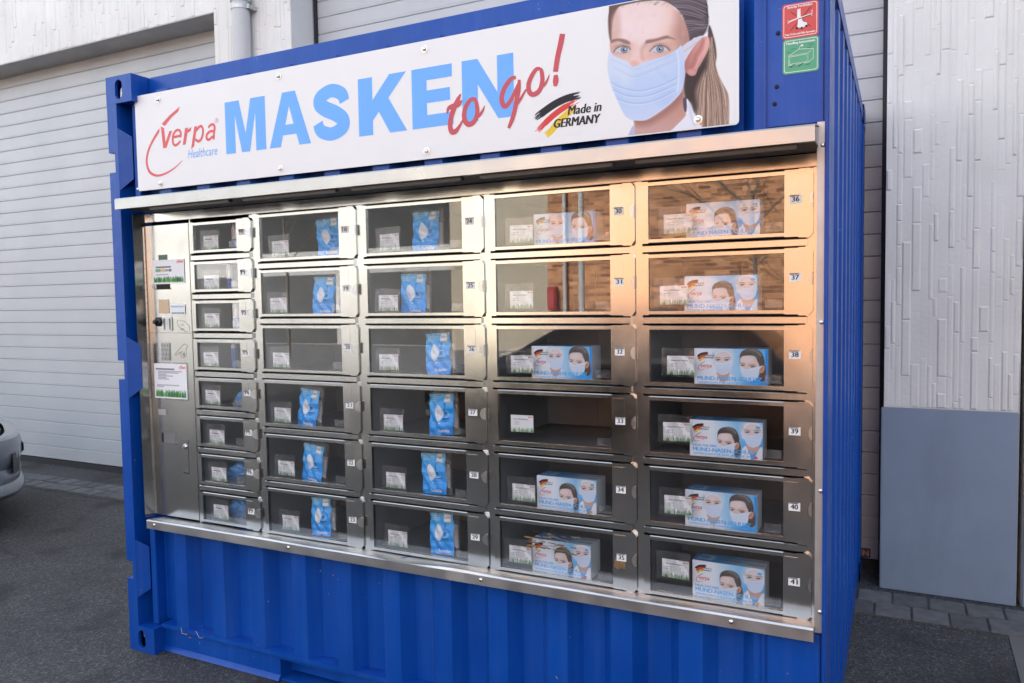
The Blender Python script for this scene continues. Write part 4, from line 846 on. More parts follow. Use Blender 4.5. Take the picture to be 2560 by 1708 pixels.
# coin panel
cp = MB().box(.108, .384, FY-.008, FY+.004, .622, 1.938).build('coin_panel', 'steel', ma, (.108, FY, .622), bevel=.0012)
PY = FY-.008
MB().box(.109, .383, PY-.0006, PY+.0005, 1.4565, 1.4578).build('panel_joint', 'dark', cp, (.11, PY, 1.457))
mb = MB(); k = 0; z = .625
while z < 1.935: mb.tube([(.1055, PY-.001, z), (.1055, PY-.001, z+.0295)], .0052, 8); z += .0312
mb.build('piano_hinge', 'steel_dull', cp, (.105, PY, .625), smooth=True)
def inset(name, x0, x1, z0, z1, mat, frame='steel_dull', t=.004):
    mb = MB(); mb.box(x0, x1, PY-.0012, PY-.0004, z0, z1, 0); return mb.build(name, mat, cp, (x0, PY, z0))
inset('display', .191, .247, 1.768, 1.806, 'greenlcd')
MB().box(.170, .258, PY-.001, PY-.0004, 1.655, 1.676).box(.168, .260, PY-.006, PY-.0004, 1.652, 1.655).build('note_slot', 'dark', cp, (.17, PY, 1.655))
MB().lathe([(.010, 0), (.010, -.002)], (.150, PY-.0004, 1.667), 14).build('sensor', 'zinc', cp, (.15, PY, 1.667), smooth=True)
def paper(name, x0, x1, z0, z1, lines, gh, logo=True, edge=.004):
    w, h = x1-x0, z1-z0; r = random.Random(len(lines)); nw, nh = int(w*520), int(h*520); U, V = np.meshgrid(np.linspace(0, w, nw), np.linspace(0, h, nh)); cv = Canvas(U*10, V*10, (245, 247, 250)); w *= 10; h *= 10
    for k in range(int(w*90)):
        x = r.uniform(.10, w-.08); hg = gh*10*r.uniform(.5, 1); dx = r.uniform(-.05, .05); cv.line([(x, .09), (x+dx*.4, .09+hg*.6), (x+dx, .09+hg)], (.05, .012), r.choice([(50, 120, 60), (40, 105, 60), (100, 160, 90), (30, 90, 50), (140, 190, 120)]), .8, .02)
    for (xa, xb, zz, wd, col) in lines: cv.line([(xa*w, zz*h), (xb*w, zz*h)], wd, col, .85, .03, False)
    if logo: cv.line([(w*.80, h*.84), (w*.78, h*.90), (w*.86, h*.95)], .03, (226, 80, 80), .9, .03); cv.line([(w*.84, h*.89), (w*.95, h*.895)], .08, (228, 100, 100), .8, .05)
    return put(name, print_mesh(name, cv, grid(0, x1-x0, 0, z1-z0, nw, nh, 0), .86), cp, (x0, PY-.0022, z0))
K = (60, 62, 80); GR = (130, 132, 145)
paper('notice', .149, .353, 1.677, 1.783, [(.13, .58, .70, .06, K), (.13, .24, .56, .14, (120, 170, 120)), (.30, .40, .56, .14, (220, 190, 130)), (.44, .48, .56, .10, (120, 150, 150)), (.54, .58, .56, .12, (110, 110, 130)), (.13, .5, .38, .035, GR)], .024)
paper('notice', .134, .343, 1.162, 1.319, [(.07, .62, .84, .055, K)]+[(.13, .13+l, .78-.045*i, .035, GR) for i, l in enumerate((.72, .62, .25, .44, .24, .32))]+[(.08, .75, .38, .035, GR), (.08, .28, .335, .035, GR)], .030)
MB().box(.128, .349, PY-.0016, PY-.0010, 1.156, 1.325).build('sleeve', 'clear', cp, (.13, PY, 1.156))
MB().box(.181, .247, PY-.0016, PY-.0004, 1.544, 1.607).build('tan_label', 'tan', cp, (.18, PY, 1.544), bevel=.0004)
paper('small_notice', .254, .349, 1.537, 1.583, [(.1, .9, .80, .05, (150, 165, 200)), (.15, .8, .16, .04, (160, 170, 200))], .0, False)
MB().lathe([(.021, 0), (.021, -.008), (.017, -.012), (.010, -.013), (.009, -.026), (.006, -.028)], (.176, PY, 1.507), 20).build('coin_knob', 'black', cp, (.176, PY, 1.507), smooth=True)
mb = MB(); mb.prism(rrect(.200, .264, 1.466, 1.530, .006), PY-.004, PY-.0004); mb.build('coin_chute', 'steel_dull', cp, (.2, PY, 1.466), bevel=.001)
mb = MB(); mb.prism([(.207, 1.522), (.224, 1.522), (.221, 1.472), (.212, 1.472)], PY-.0046, PY-.0041); mb.prism([(.244, 1.522), (.258, 1.522), (.254, 1.472), (.247, 1.472)], PY-.0046, PY-.0041); mb.box(.2335, .2355, PY-.0046, PY-.0041, 1.49, 1.522); mb.build('chute_shade', 'inner', cp, (.2, PY, 1.47))
mb = MB()
for pts in ([(590, 345), (640, 350), (700, 362), (760, 440), (755, 500)], [(592, 345), (596, 400), (625, 440), (650, 470), (680, 480), (700, 500), (740, 495)], [(625, 395), (690, 395), (640, 425)], [(640, 440), (655, 465), (675, 455), (680, 480)]):
    q = rect('G', pts); put_strip(mb, brush([(a, b, .0011) for a, b in q], 5), PY-.0006)
mb.build('hand_symbol', 'black_ink', cp, (.3, PY, 1.46), recalc=False)
mb = MB()
for pts in ([(690, 670), (735, 705), (712, 745), (715, 830), (690, 855), (668, 865), (645, 840), (625, 790)], [(690, 670), (640, 720), (600, 765), (555, 820), (570, 830), (610, 800), (640, 785), (672, 785), (680, 840)], [(640, 790), (668, 830), (690, 800), (690, 850)]):
    q = rect('G', pts); put_strip(mb, brush([(a, b, .0011) for a, b in q], 5), PY-.0006)
mb.build('hand_symbol', 'black_ink', cp, (.3, PY, 1.35), recalc=False)
kp = MB().box(.184, .244, PY-.002, PY-.0004, 1.331, 1.414).build('keypad', 'zinc', cp, (.184, PY, 1.331), bevel=.0006)
key = MB().box(0, .0145, 0, .003, 0, .0155).box(.0045, .0098, -.0003, .0001, .004, .0062).box(.0075, .0098, -.0003, .0001, .0063, .010).box(.0045, .0074, -.0003, .0001, .0082, .010)
key.m = [0]*6+[1]*18; key = key.mesh('key', ['zinc', 'black_ink'])
for i in range(3):
    for j in range(4): put('key', key, kp, (.188+.0185*i, PY-.0052, 1.3345+.0198*j))
MB().box(.149, .199, PY-.001, PY-.0004, 1.084, 1.110).box(.160, .197, PY-.0016, PY-.0011, 1.086, 1.108).build('small_window', ['zinc'], cp, (.149, PY, 1.084))
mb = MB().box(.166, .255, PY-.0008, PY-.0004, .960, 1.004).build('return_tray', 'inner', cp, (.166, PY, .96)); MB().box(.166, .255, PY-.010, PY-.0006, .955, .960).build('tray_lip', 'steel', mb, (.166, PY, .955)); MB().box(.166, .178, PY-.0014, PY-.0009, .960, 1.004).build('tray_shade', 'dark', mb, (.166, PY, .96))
lp = MB().box(.297, .333, PY-.002, PY-.0004, .828, .980).build('lock_plate', 'steel', cp, (.3, PY, .83), bevel=.0006); MB().lathe([(.012, 0), (.012, -.004), (.009, -.007), (.003, -.0075)], (.315, PY-.002, .950), 18).build('lock', 'bolt', lp, (.315, PY, .95), smooth=True); MB().box(.3, .332, PY-.0028, PY-.0021, .8285, .832).build('lock_slot', 'dark', lp, (.3, PY, .83))

# ------------------------------------------------------------------ goods behind the panes
BW, BH, BD = .224, .1165, .088
def woman(cv, cap):
    c = cv
    if not cap:
        c.fill([(1285, 760), (1330, 900), (1310, 1100), (1200, 1130), (1180, 950)], (96, 76, 64), 20)
        c.fill([(775, 560), (790, 470), (860, 400), (1000, 372), (1130, 400), (1230, 480), (1285, 620), (1290, 760), (1200, 800), (1150, 700), (1100, 560), (900, 530), (800, 560), (790, 700), (778, 700)], (84, 76, 72), 16)
        c.line([(1000, 390), (1120, 440), (1210, 540)], 40, (176, 174, 178), .6, 60); c.line([(900, 420), (1050, 470), (1180, 620)], 20, (130, 122, 118), .5, 40)
        c.fill([(782, 720), (788, 600), (830, 540), (950, 530), (1070, 545), (1130, 640), (1180, 760), (1180, 900), (900, 900), (800, 800)], (222, 198, 190), 22)
        c.ell(930, 620, 120, 80, (232, 216, 218), .8, .8)
        c.line([(790, 690), (830, 690), (880, 715)], 14, (120, 96, 88), .9, 14); c.line([(960, 745), (1050, 742), (1110, 765)], 14, (120, 96, 88), .9, 14)
        c.ell(835, 745, 34, 16, (110, 116, 130), .5); c.ell(1045, 790, 42, 18, (104, 112, 128), .5); c.line([(800, 730), (850, 728), (880, 745)], 8, (70, 60, 62), .9, 10); c.line([(990, 775), (1050, 768), (1100, 790)], 8, (70, 60, 62), .9, 10)
        c.fill([(1185, 860), (1230, 800), (1285, 785), (1298, 840), (1260, 930), (1200, 940)], (196, 146, 126), 12); c.line([(1240, 830), (1220, 900)], 12, (140, 92, 78), .8, 18)
        c.fill([(782, 760), (860, 810), (930, 835), (1050, 815), (1180, 795), (1255, 775), (1180, 860), (1180, 960), (1130, 1060), (1020, 1120), (900, 1080), (820, 960)], (214, 226, 244), 12)
        for k in range(3): c.line([(830, 880+60*k), (940, 910+60*k), (1150, 870+60*k)], 8, (176, 196, 228), .7, 12)
    else:
        c.ell(1590, 470, 300, 330, (206, 222, 240), .25, .55)
        c.fill([(1345, 560), (1350, 400), (1430, 310), (1560, 280), (1720, 310), (1820, 420), (1840, 600), (1800, 700), (1400, 700)], (212, 222, 234), 18)
        c.line([(1385, 480), (1440, 370), (1560, 320), (1700, 350), (1790, 460)], 16, (236, 240, 246), .9, 18); c.ell(1370, 420, 40, 80, (176, 188, 198), .8, .6)
        c.fill([(1405, 560), (1420, 440), (1500, 360), (1620, 345), (1740, 390), (1795, 500), (1800, 620), (1600, 640), (1420, 600)], (222, 202, 198), 18); c.ell(1590, 420, 130, 60, (226, 216, 224), .8, .8)
        c.line([(1410, 482), (1470, 470), (1540, 488)], 13, (116, 96, 86), .9, 14); c.line([(1640, 500), (1720, 490), (1795, 505)], 13, (116, 96, 86), .9, 14)
        c.ell(1485, 532, 42, 18, (96, 106, 122), .5); c.ell(1700, 550, 46, 18, (96, 106, 122), .5); c.line([(1430, 525), (1490, 510), (1545, 530)], 8, (70, 60, 62), .9, 10); c.line([(1640, 545), (1700, 528), (1765, 545)], 8, (70, 60, 62), .9, 10)
        c.ell(1590, 560, 20, 40, (232, 212, 208), .8, .7)
        c.fill([(1450, 840), (1560, 900), (1700, 900), (1760, 860), (1740, 1010), (1640, 1090), (1500, 1060), (1440, 930)], (204, 168, 150), 16)
        c.fill([(1415, 575), (1500, 600), (1605, 606), (1700, 598), (1812, 562), (1818, 680), (1800, 790), (1760, 870), (1640, 918), (1560, 905), (1480, 850), (1430, 740)], (208, 222, 244), 12)
        for k in range(4): c.line([(1440, 650+55*k), (1600, 690+55*k), (1790, 645+55*k)], 8, (176, 196, 232), .7, 12)
        c.fill([(1400, 900), (1450, 870), (1520, 1050), (1560, 1200), (1330, 1260), (1360, 960)], (226, 232, 244), 14); c.fill([(1780, 930), (1840, 960), (1860, 1300), (1600, 1300), (1700, 1080)], (226, 232, 244), 14)
def box_print(var):
    nw, nh = 200, 104; s, t = np.meshgrid(np.linspace(0, 1, nw), np.linspace(1, 0, nh))    # t down
    if var == 'A': tl, tr, bl, br = (100, 135), (1840, 325), (105, 1030), (1830, 1260)
    else: tl, tr, bl, br = (75, 885), (1065, 975), (75, 1415), (1060, 1520)
    U = (tl[0]*(1-s)+tr[0]*s)*(1-t)+(bl[0]*(1-s)+br[0]*s)*t; V = (tl[1]*(1-s)+tr[1]*s)*(1-t)+(bl[1]*(1-s)+br[1]*s)*t
    cv = Canvas(U, V, (230, 236, 245)); S, T = s, t
    k = np.clip((S-.30)/.5, 0, 1)*np.clip(1.25-T*.55, 0, 1); cv.img = np.array((228, 235, 245))*(1-k[..., None])+np.array((104, 182, 238))*k[..., None]
    k2 = np.clip((S-.62)/.2, 0, 1)*np.clip((T-.25)/.5, 0, 1)*.8; cv.img = cv.img*(1-k2[..., None])+np.array((58, 152, 232))*k2[..., None]
    if var == 'A': woman(cv, True); woman(cv, False)
    else:
        cv.U, cv.V = (U-355)/.572*1.04+1400, (V-940)/.572*1.0+290; woman(cv, True)
        cv.U, cv.V = (U-693)/.572/1.1+773, (V-950)/.572/1.1+375; woman(cv, False)
        cv.U, cv.V = s*1000, t*520; cv.fill([(965, -10), (1010, -10), (1010, 540), (990, 400), (968, 200)], (46, 142, 228), 6, 1, False)
    cv.U, cv.V = s*1000, t*520
    swipe(cv, [(72, 178), (110, 140), (160, 112)], 24, (238, 200, 70), 10); swipe(cv, [(58, 150), (110, 108), (188, 82)], 24, (206, 60, 56), 10); swipe(cv, [(44, 118), (100, 78), (196, 62)], 26, (44, 42, 46), 10)
    if var == 'A': cv.ell(938, 66, 34, 19, (88, 178, 238), .2)
    return print_mesh('front_print', cv, grid(0, BW, 0, BH, nw, nh, 0), .97)
FRONT = {v: box_print(v) for v in 'AB'}
def box_letters(var):
    mb = MB(); y = -.0003
    if var == 'A':
        put_text(mb, 'HEALTHCARE', .010, .084, .0320, .0400, y, 0, .03, res=2); put_text(mb, 'MUND-NASEN-SCHUTZ', .010, .207, .0165, .0290, y, 0, .035, res=2); put_text(mb, 'GEMEINSAM FÜR EINE SICHERE WELT', .010, .205, .0062, .0138, y, 0, .02, res=1)
    else: put_text(mb, 'MUND-NASEN-SCHUTZ', .010, .207, .0165, .0290, y, 0, .035, res=2); put_text(mb, 'GEMEINSAM FÜR EINE SICHERE WELT', .010, .205, .0062, .0138, y, 0, .02, res=1)
    put_text(mb, 'verpa', .0205, .0545, .0520, .0655, y, 1, .015, .12, res=2)
    put_strip(mb, brush([(.0330, .0755, .0022), (.0220, .0685, .002), (.0130, .058, .0018), (.0125, .0505, .0018), (.020, .0475, .0016), (.0335, .0520, .0006)], 5), y, 1)
    put_text(mb, 'Made in', .0385, .0620, .0925, .0975, y, 2, .03, .2, res=1); put_text(mb, 'GERMANY', .0270, .0610, .0855, .0900, y, 2, .04, .2, res=1)
    return mb.mesh('lettering', ['ink_blue_box', 'logo_red', 'black_ink'], recalc=False)
LETT = {v: box_letters(v) for v in 'AB'}
CART = MB().box(0, BW, .0004, BD, 0, BH).mesh('carton', 'carton', bevel=.0012)
def top_print():
    U, V = np.meshgrid(np.linspace(0, 1, 60), np.linspace(0, 1, 24)); cv = Canvas(U, V, (0, 0, 0)); cv.img = lerp(U, [(0, (40, 128, 208)), (.45, (84, 166, 224)), (.8, (205, 220, 236)), (1, (220, 228, 240))])
    cv.fill([(.03, .2), (.26, .2), (.28, .75), (.06, .8)], (226, 232, 242), .05, .85, False); cv.ell(.13, .5, .09, .2, (90, 170, 226), .3); cv.line([(.42, .42), (.60, .42)], .09, (206, 70, 76), .9, .05); cv.line([(.80, .3), (.95, .3)], .08, (96, 84, 60), .8, .05); cv.line([(.45, .75), (.95, .78)], .07, (60, 130, 200), .6, .05)
    X, Y_ = np.meshgrid(np.linspace(.002, BW-.002, 60), np.linspace(.003, BD-.003, 24)); return print_mesh('top_print', cv, np.stack([X, Y_, np.full_like(X, BH+.0004)], -1), .8)
TOPP = top_print()
WHERE = {30: 'top of the fourth column', 32: 'third row of the fourth column', 34: 'fifth row of the fourth column', 35: 'bottom of the fourth column, behind glue smears', 36: 'top right', 37: 'second row on the right', 38: 'third row on the right', 39: 'fourth row on the right', 40: 'fifth row on the right', 41: 'bottom right'}
LOTS = {}
for n_, x, var in ((30, 2.028, 'B'), (32, 2.013, 'B'), (34, 2.026, 'A'), (35, 2.004, 'A'), (36, 2.559, 'A'), (37, 2.552, 'A'), (38, 2.583, 'B'), (39, 2.568, 'A'), (40, 2.552, 'B'), (41, 2.575, 'A')):
    zb = DOORS[n_][1]; w = (x, .119, zb+.0045)
    t = thing('mask_box', w, 'blue and white mask carton behind door %d, %s' % (n_, WHERE[n_]), 'carton', 'mask cartons in the lockers')
    for nm, me in (('carton', CART), ('front_print', FRONT[var]), ('lettering', LETT[var]), ('top_print', TOPP)): put(nm, me, t, w)
    if n_ in (34, 39, 41, 35):
        mk = {34: 'sticker_yellow', 41: 'sticker_yellow'}.get(n_, 'logo_red'); MB().prism(rrect(x+.197, x+.209, w[2]+.001, w[2]+.012, .004), .1184, .1187).build('dot_sticker', mk, t, (x+.2, .1186, w[2]))
    t.rotation_euler = (0, 0, R({34: -1.5, 35: -2, 40: -1, 41: -1.5}.get(n_, 0)))
# respirator pouches
PWD, PHT = .110, .154
def pouch_mesh(seed):
    r = random.Random(seed); nw, nh = 56, 76; U, V = np.meshgrid(np.linspace(0, 1, nw), np.linspace(0, 1.4, nh)); cv = Canvas(U, V, (34, 146, 236))
    cv.img = lerp(V, [(0, (32, 150, 240)), (.9, (48, 164, 245)), (1.3, (84, 182, 246)), (1.4, (130, 204, 248))])
    cv.fill([(.37, 1.03), (.52, .93), (.62, .74), (.58, .58), (.42, .46), (.36, .52), (.26, .72), (.28, .88)], (226, 230, 238), .03); cv.line([(.40, .98), (.36, .74), (.42, .50)], .02, (196, 204, 218), .8, .03)
    cv.line([(.28, .9), (.18, .86), (.2, .74), (.27, .7)], .012, (210, 226, 244), .8, .015); cv.line([(.6, .78), (.76, .8), (.80, .66), (.68, .58), (.58, .62)], .012, (210, 226, 244), .8, .015)
    for k in range(3): cv.line([(.08, 1.30-.06*k), (.08+.44-.09*k, 1.29-.06*k)], .028, (190, 220, 246), .8, .02, False)
    cv.fill([(.64, 1.12), (.88, 1.12), (.88, 1.38), (.64, 1.38)], (236, 238, 242), .02, 1, False); cv.fill([(.80, 1.08), (.90, 1.08), (.90, 1.18)], (230, 190, 60), .02, 1, False); cv.line([(.68, 1.26), (.84, 1.26)], .06, (150, 150, 150), .7, .03, False)
    for k in range(7): cv.line([(.66+.012*k, .66), (.66+.012*k, .78)], .008, (16, 40, 76), .9, .008, False)
    cv.fill([(.56, .54), (.84, .54), (.84, .57), (.56, .57)], (20, 50, 90), .015, .8, False); cv.line([(.66, .84), (.66, 1.06)], .045, (24, 60, 110), .7, .03, False); cv.line([(.15, .40), (.20, .43), (.28, .40)], .02, (200, 224, 246), .8, .02); cv.line([(.48, .40), (.80, .41)], .016, (170, 208, 244), .8, .02, False); cv.fill([(.42, .38), (.48, .38), (.48, .44)], (220, 236, 250), .015, 1, False)
    for k in range(16):
        x, y = r.random(), r.choice((r.uniform(1.1, 1.4), r.uniform(0, 1.4))); a = r.uniform(-1, 1); cv.line([(x, y), (x+.12*math.cos(a), y+.12*math.sin(a))], .008, (150, 206, 246), .45, .015, False)
    X = U*PWD; Z = V/1.4*PHT; Yb = .010*np.sin(U*math.pi)*np.sin(V/1.4*math.pi)*-1+.0025*np.sin(V*9+r.random()*6)*(.4+U)+.0015*np.sin(U*14+V*11+r.random()*6)+.004*(V/1.4)
    X = X+.003*np.sin(V*3+r.random()*6)
    Yb = Yb+.0022*np.sin(U*7+V*17+r.random()*6)*np.cos(V*5-U*9)+.003*np.maximum(0, V-1.1)*np.sin(U*21+r.random()*6)*3
    return print_mesh('pouch', cv, np.stack([X, Yb, Z], -1), .99, 'film')
POU = [pouch_mesh(s_) for s_ in range(3)]
mb = MB(); put_text(mb, 'TechniSat', .046, .100, .011, .022, -.013, 0, .02, res=2); PTX = mb.mesh('lettering', 'white_ink', recalc=False)
def bag_mesh():
    mb = MB(); n = 10; r = random.Random(4); vs = [(-.006+(PWD+.022)*i/n, .012+.004*r.random()-(.006 if 0 < i < n else 0), -.002+(PHT+.016)*j/n) for j in range(n+1) for i in range(n+1)]
    mb.faces(vs, [(j*(n+1)+i, j*(n+1)+i+1, (j+1)*(n+1)+i+1, (j+1)*(n+1)+i) for j in range(n) for i in range(n)]); return mb.mesh('clear_bag', 'bag', smooth=True)
BAG = bag_mesh()
def mask_blob():
    mb = MB(); n, k = 10, 8; vs = []
    for j in range(k+1):
        for i in range(n+1):
            u, v_ = i/n, j/k; vs.append((.072+.046*u, .016+.024*math.sin(u*math.pi)*math.sin(v_*math.pi), .028+.088*v_+.004*math.sin(u*5)))
    mb.faces(vs, [(j*(n+1)+i, j*(n+1)+i+1, (j+1)*(n+1)+i+1, (j+1)*(n+1)+i) for j in range(k) for i in range(n)]); return mb.mesh('folded_mask', 'paper', smooth=True)
MBL = mask_blob()
PLACE = {18: 'top row of the second column', 19: 'second row of the second column', 21: 'fourth row of the second column', 22: 'fifth row of the second column', 23: 'bottom of the second column', 24: 'top row of the third column', 25: 'second row of the third column', 26: 'third row of the third column', 27: 'fourth row of the third column', 28: 'fifth row of the third column', 29: 'bottom of the third column'}
for i, (n_, x, rot, yw) in enumerate(((18, 1.066, 4.5, 4), (19, 1.028, -1, 0), (21, .930, -3.5, -6), (22, .943, -5.0, -5), (23, .990, 3.5, -5), (24, 1.520, 1.5, 3), (25, 1.459, -1, 0), (26, 1.571, 3.5, -3), (27, 1.580, 4.0, -4), (28, 1.541, 3, -4), (29, 1.573, 4.0, -5))):
    zb = DOORS[n_][1]; w = (x, .128, zb+.006)
    t = thing('mask_pouch', w, 'blue respirator mask pouch behind door %d, %s' % (n_, PLACE[n_]), 'pouch', 'mask pouches in the lockers')
    for nm, me in (('pouch', POU[i % 3]), ('lettering', PTX), ('clear_bag', BAG), ('folded_mask', MBL)): put(nm, me, t, w)
    t.rotation_euler = (R(-3), R(-rot), R(yw))
# tubes in the small lockers
for n_, x in ((10, .588), (11, .549), (12, .579), (13, .562)):
    zb = DOORS[n_][1]; cx = x+.0125; w = (cx, .140, zb+.0045)
    t = thing('spray_tube', w, {10: 'slim tube in the topmost small locker, numbered 10', 11: 'slim tube standing left of centre in small locker 11', 12: 'slim tube in small locker 12, third from the top', 13: 'mostly blue slim tube in small locker 13'}[n_], 'tube', 'slim tubes in the small lockers')
    z = w[2]; low = .052 if n_ != 13 else .09
    MB().lathe([(.011, 0), (.0125, .003), (.0125, low)], (cx, .140, z), 16, 'z').build('tube_body', 'tube_blue', t, w, smooth=True)
    MB().lathe([(.0126, low), (.0126, .1), (.0118, .104)], (cx, .140, z), 16, 'z').build('tube_sleeve', 'tube_white', t, w, smooth=True)
    MB().lathe([(.009, .104), (.009, .116), (.008, .118)], (cx, .140, z), 14, 'z').build('cap', 'tube_white', t, w, smooth=True)
    if n_ != 13: MB().box(cx-.003, cx+.003, .1272, .1276, z+.058, z+.098).build('print_stripe', 'tube_red', t, w)
# crumpled blue sets
def bundle(seed, wd, ht, dp, tri):
    r = random.Random(seed); bm = bmesh.new(); bmesh.ops.create_icosphere(bm, subdivisions=4, radius=1)
    ph = [(r.uniform(2, 7), r.uniform(2, 7), r.uniform(2, 7), r.uniform(0, 6)) for _ in range(9)]
    for q in bm.verts:
        d = q.co.copy(); s_ = 1+sum(.055*abs(math.sin(a*d.x+b*d.y+c*d.z+e)) for a, b, c, e in ph)-.25
        k = 1-(.55*max(0, d.z) if tri else .18*max(0, d.z))
        q.co = Vector((d.x*k*wd/2*s_+(.25*wd*d.z if tri else 0), d.y*dp/2*s_, (max(-.93, d.z)*s_+.93)*ht/1.93))
    me = bpy.data.meshes.new('folded_film'); bm.to_mesh(me); bm.free(); me.materials.append(M['blue_film']); me.polygons.foreach_set('use_smooth', [True]*len(me.polygons)); return me
for n_, x, wd, ht, tri, lab in ((14, .598, .070, .085, True, 'small light blue protective set in clear wrap behind door 14'), (16, .558, .128, .104, True, 'pointed heap of blue protective film behind door 16'), (17, .562, .128, .100, False, 'crumpled roll of blue protective film behind door 17')):
    zb = DOORS[n_][1]; w = (x, .165, zb+.0045); t = thing('protective_set', w, lab, 'plastic set', 'blue sets in the small lockers'); put('folded_film', bundle(n_, wd, ht, .07, tri), t, w)
    mb = MB(); r = random.Random(n_); n = 8; vs = [(x-wd*.55+wd*1.05*i/n, .122+.010*r.random(), w[2]+(ht*.55)*j/n*(1 if not tri else (.4+.6*i/n))) for j in range(n+1) for i in range(n+1)]
    mb.faces(vs, [(j*(n+1)+i, j*(n+1)+i+1, (j+1)*(n+1)+i+1, (j+1)*(n+1)+i) for j in range(n) for i in range(n)]); mb.build('clear_wrap', 'bag', t, w, smooth=True)

# ------------------------------------------------------------------ cars
def make_car(name, label, paint, loc, rz, group):
    root = thing(name, loc, label, 'car', group)
    def mk(nm, mb, mats, parent=root, **k):
        o = bpy.data.objects.new(nm, mb.mesh(nm, mats, **k)); C.objects.link(o); o.parent = parent; WL[o.name] = Vector((0, 0, 0)); return o
    # stations: x, half width low / belt, z low, z belt, z top, half width top  (x forward)
    stn = [(0.00, .55, .62, .34, .60, .74, .50), (.05, .74, .80, .26, .66, .90, .66), (.22, .80, .85, .22, .80, 1.06, .70), (.45, .82, .87, .20, .92, 1.32, .62), (.85, .83, .88, .20, .93, 1.46, .60), (1.6, .83, .88, .20, .92, 1.49, .60), (2.3, .83, .88, .20, .90, 1.42, .60), (2.85, .83, .88, .20, .88, 1.08, .66), (3.05, .83, .87, .20, .87, .98, .70), (3.45, .83, .86, .20, .83, .93, .66), (3.75, .81, .83, .21, .77, .87, .58), (3.93, .74, .76, .23, .70, .80, .48), (4.0, .62, .64, .26, .62, .70, .40)]
    mb = MB(); rows = []
    for x, wl_, wb, zl, zb, zt, wt in stn:
        half = [(0, zl), (wl_*.9, zl), (wl_, zl+.10), (wl_+.01, (zl+zb)/2), (wb, zb-.04), (wb-.03, zb), (wt+.05, zb+(zt-zb)*.72), (wt-.04, zt-.02), (wt*.5, zt), (0, zt+.008)]
        rows.append([(x, a, b) for a, b in half]+[(x, -a, b) for a, b in half[-2:0:-1]])
    n = len(rows[0]); base = len(mb.v)
    for q in rows: mb.v += q
    for i in range(len(rows)-1):
        for j in range(n):
            j2 = (j+1) % n; glass = (5 <= j <= 6 or n-7 <= j <= n-6) and 2 <= i <= 7; ws = (j in (7, 8) or n-9 <= j <= n-8) and i in (6, 7) or (j in (7, 8) or n-9 <= j <= n-8) and i in (2,)
            mb.f.append([i*n+j, i*n+j2, (i+1)*n+j2, (i+1)*n+j]); mb.m.append(1 if (glass or ws) else 0)
    mb.f += [list(range(n)), list(range((len(rows)-1)*n, len(rows)*n))]; mb.m += [0, 0]
    b = mk('body', mb, [paint, 'carglass'], recalc=True); md = b.modifiers.new('Subdivision', 'SUBSURF'); md.levels = 2; md.render_levels = 2
    b.data.polygons.foreach_set('use_smooth', [True]*len(b.data.polygons))
    # bumper wraps round the nose
    plan = [(3.50, .865), (3.75, .872), (3.92, .83), (4.05, .70), (4.12, .45), (4.145, .0)]; plan = spl(plan, 4); plan = plan+[(x, -y) for x, y in plan[-2::-1]]
    prof = [(-.09, .665), (-.03, .67), (.0, .65), (.012, .60), (.010, .50), (-.012, .44), (.004, .40), (-.006, .34), (.018, .31), (.020, .27), (-.01, .235), (-.06, .22)]
    mb = MB(); vs = []
    c_ = np.array(plan); dd = np.gradient(c_, axis=0); dd /= np.linalg.norm(dd, axis=1)[:, None]
    for k in range(len(plan)):
        nx_, ny_ = -dd[k][1], dd[k][0]
        if nx_*(c_[k][0]-2)+ny_*c_[k][1] < 0: nx_, ny_ = -nx_, -ny_
        vs += [(c_[k][0]+nx_*o_, c_[k][1]+ny_*o_, z) for o_, z in prof]
    m_ = len(prof); mb.faces(vs, [(k*m_+j, k*m_+j+1, (k+1)*m_+j+1, (k+1)*m_+j) for k in range(len(plan)-1) for j in range(m_-1)]); bp = mk('bumper', mb, paint, smooth=True)
    for sgn in (1, -1):
        mb = MB(); c = [(4.035, .735), (4.085, .60), (4.10, .50)]
        mb.faces([(x+.014, sgn*(y+.008), z) for x, y in c for z in ((.40, .545) if y > .55 else (.42, .53))], [(0, 1, 3, 2), (2, 3, 5, 4)]); mk('fog_recess', mb, 'black', bp)
        bmh = MB(); nn, kk = 16, 10; vs = []
        for j in range(kk+1):
            for i in range(nn):
                t, ph = 2*math.pi*i/nn, math.pi*j/kk; vs.append((3.80+.20*math.cos(ph)*1.0, sgn*(.66+.165*math.sin(ph)*math.cos(t)-.10*math.cos(ph)), .735+.075*math.sin(ph)*math.sin(t)-.03*math.cos(ph)))
        bmh.faces(vs, [(j*nn+i, j*nn+(i+1) % nn, (j+1)*nn+(i+1) % nn, (j+1)*nn+i) for j in range(kk) for i in range(nn)]); mk('headlight', bmh, 'lampglass', smooth=True)
        for wx in (.72, 3.28):
            tw = MB().lathe([(.20, -.10), (.30, -.10), (.315, -.06), (.315, .06), (.30, .10), (.20, .10)], (wx, sgn*.80, .315), 28, 'y'); wh = mk('wheel', tw, 'tyre', smooth=True)
            mk('rim', MB().lathe([(.20, -.085), (.19, .02), (.05, .04)], (wx, sgn*.80, .315), 24, 'y') if sgn < 0 else MB().lathe([(.05, -.04), (.19, -.02), (.20, .085)], (wx, sgn*.80, .315), 24, 'y'), 'rim', wh, smooth=True)
            mk('wheel_arch', MB().lathe([(.36, -.012), (.36, .012)], (wx, sgn*.874, .33), 28, 'y'), 'black', smooth=True)
        mk('mirror', MB().box(2.62, 2.74, sgn*.90 if sgn > 0 else -1.05, 1.05 if sgn > 0 else -.90, .93, 1.04), paint, bevel=.02)
    mk('grille', MB().box(4.02, 4.15, -.42, .42, .50, .58), 'black', bevel=.01)
    root.rotation_euler = (0, 0, rz); return root
hd = math.atan2(.90, .43)
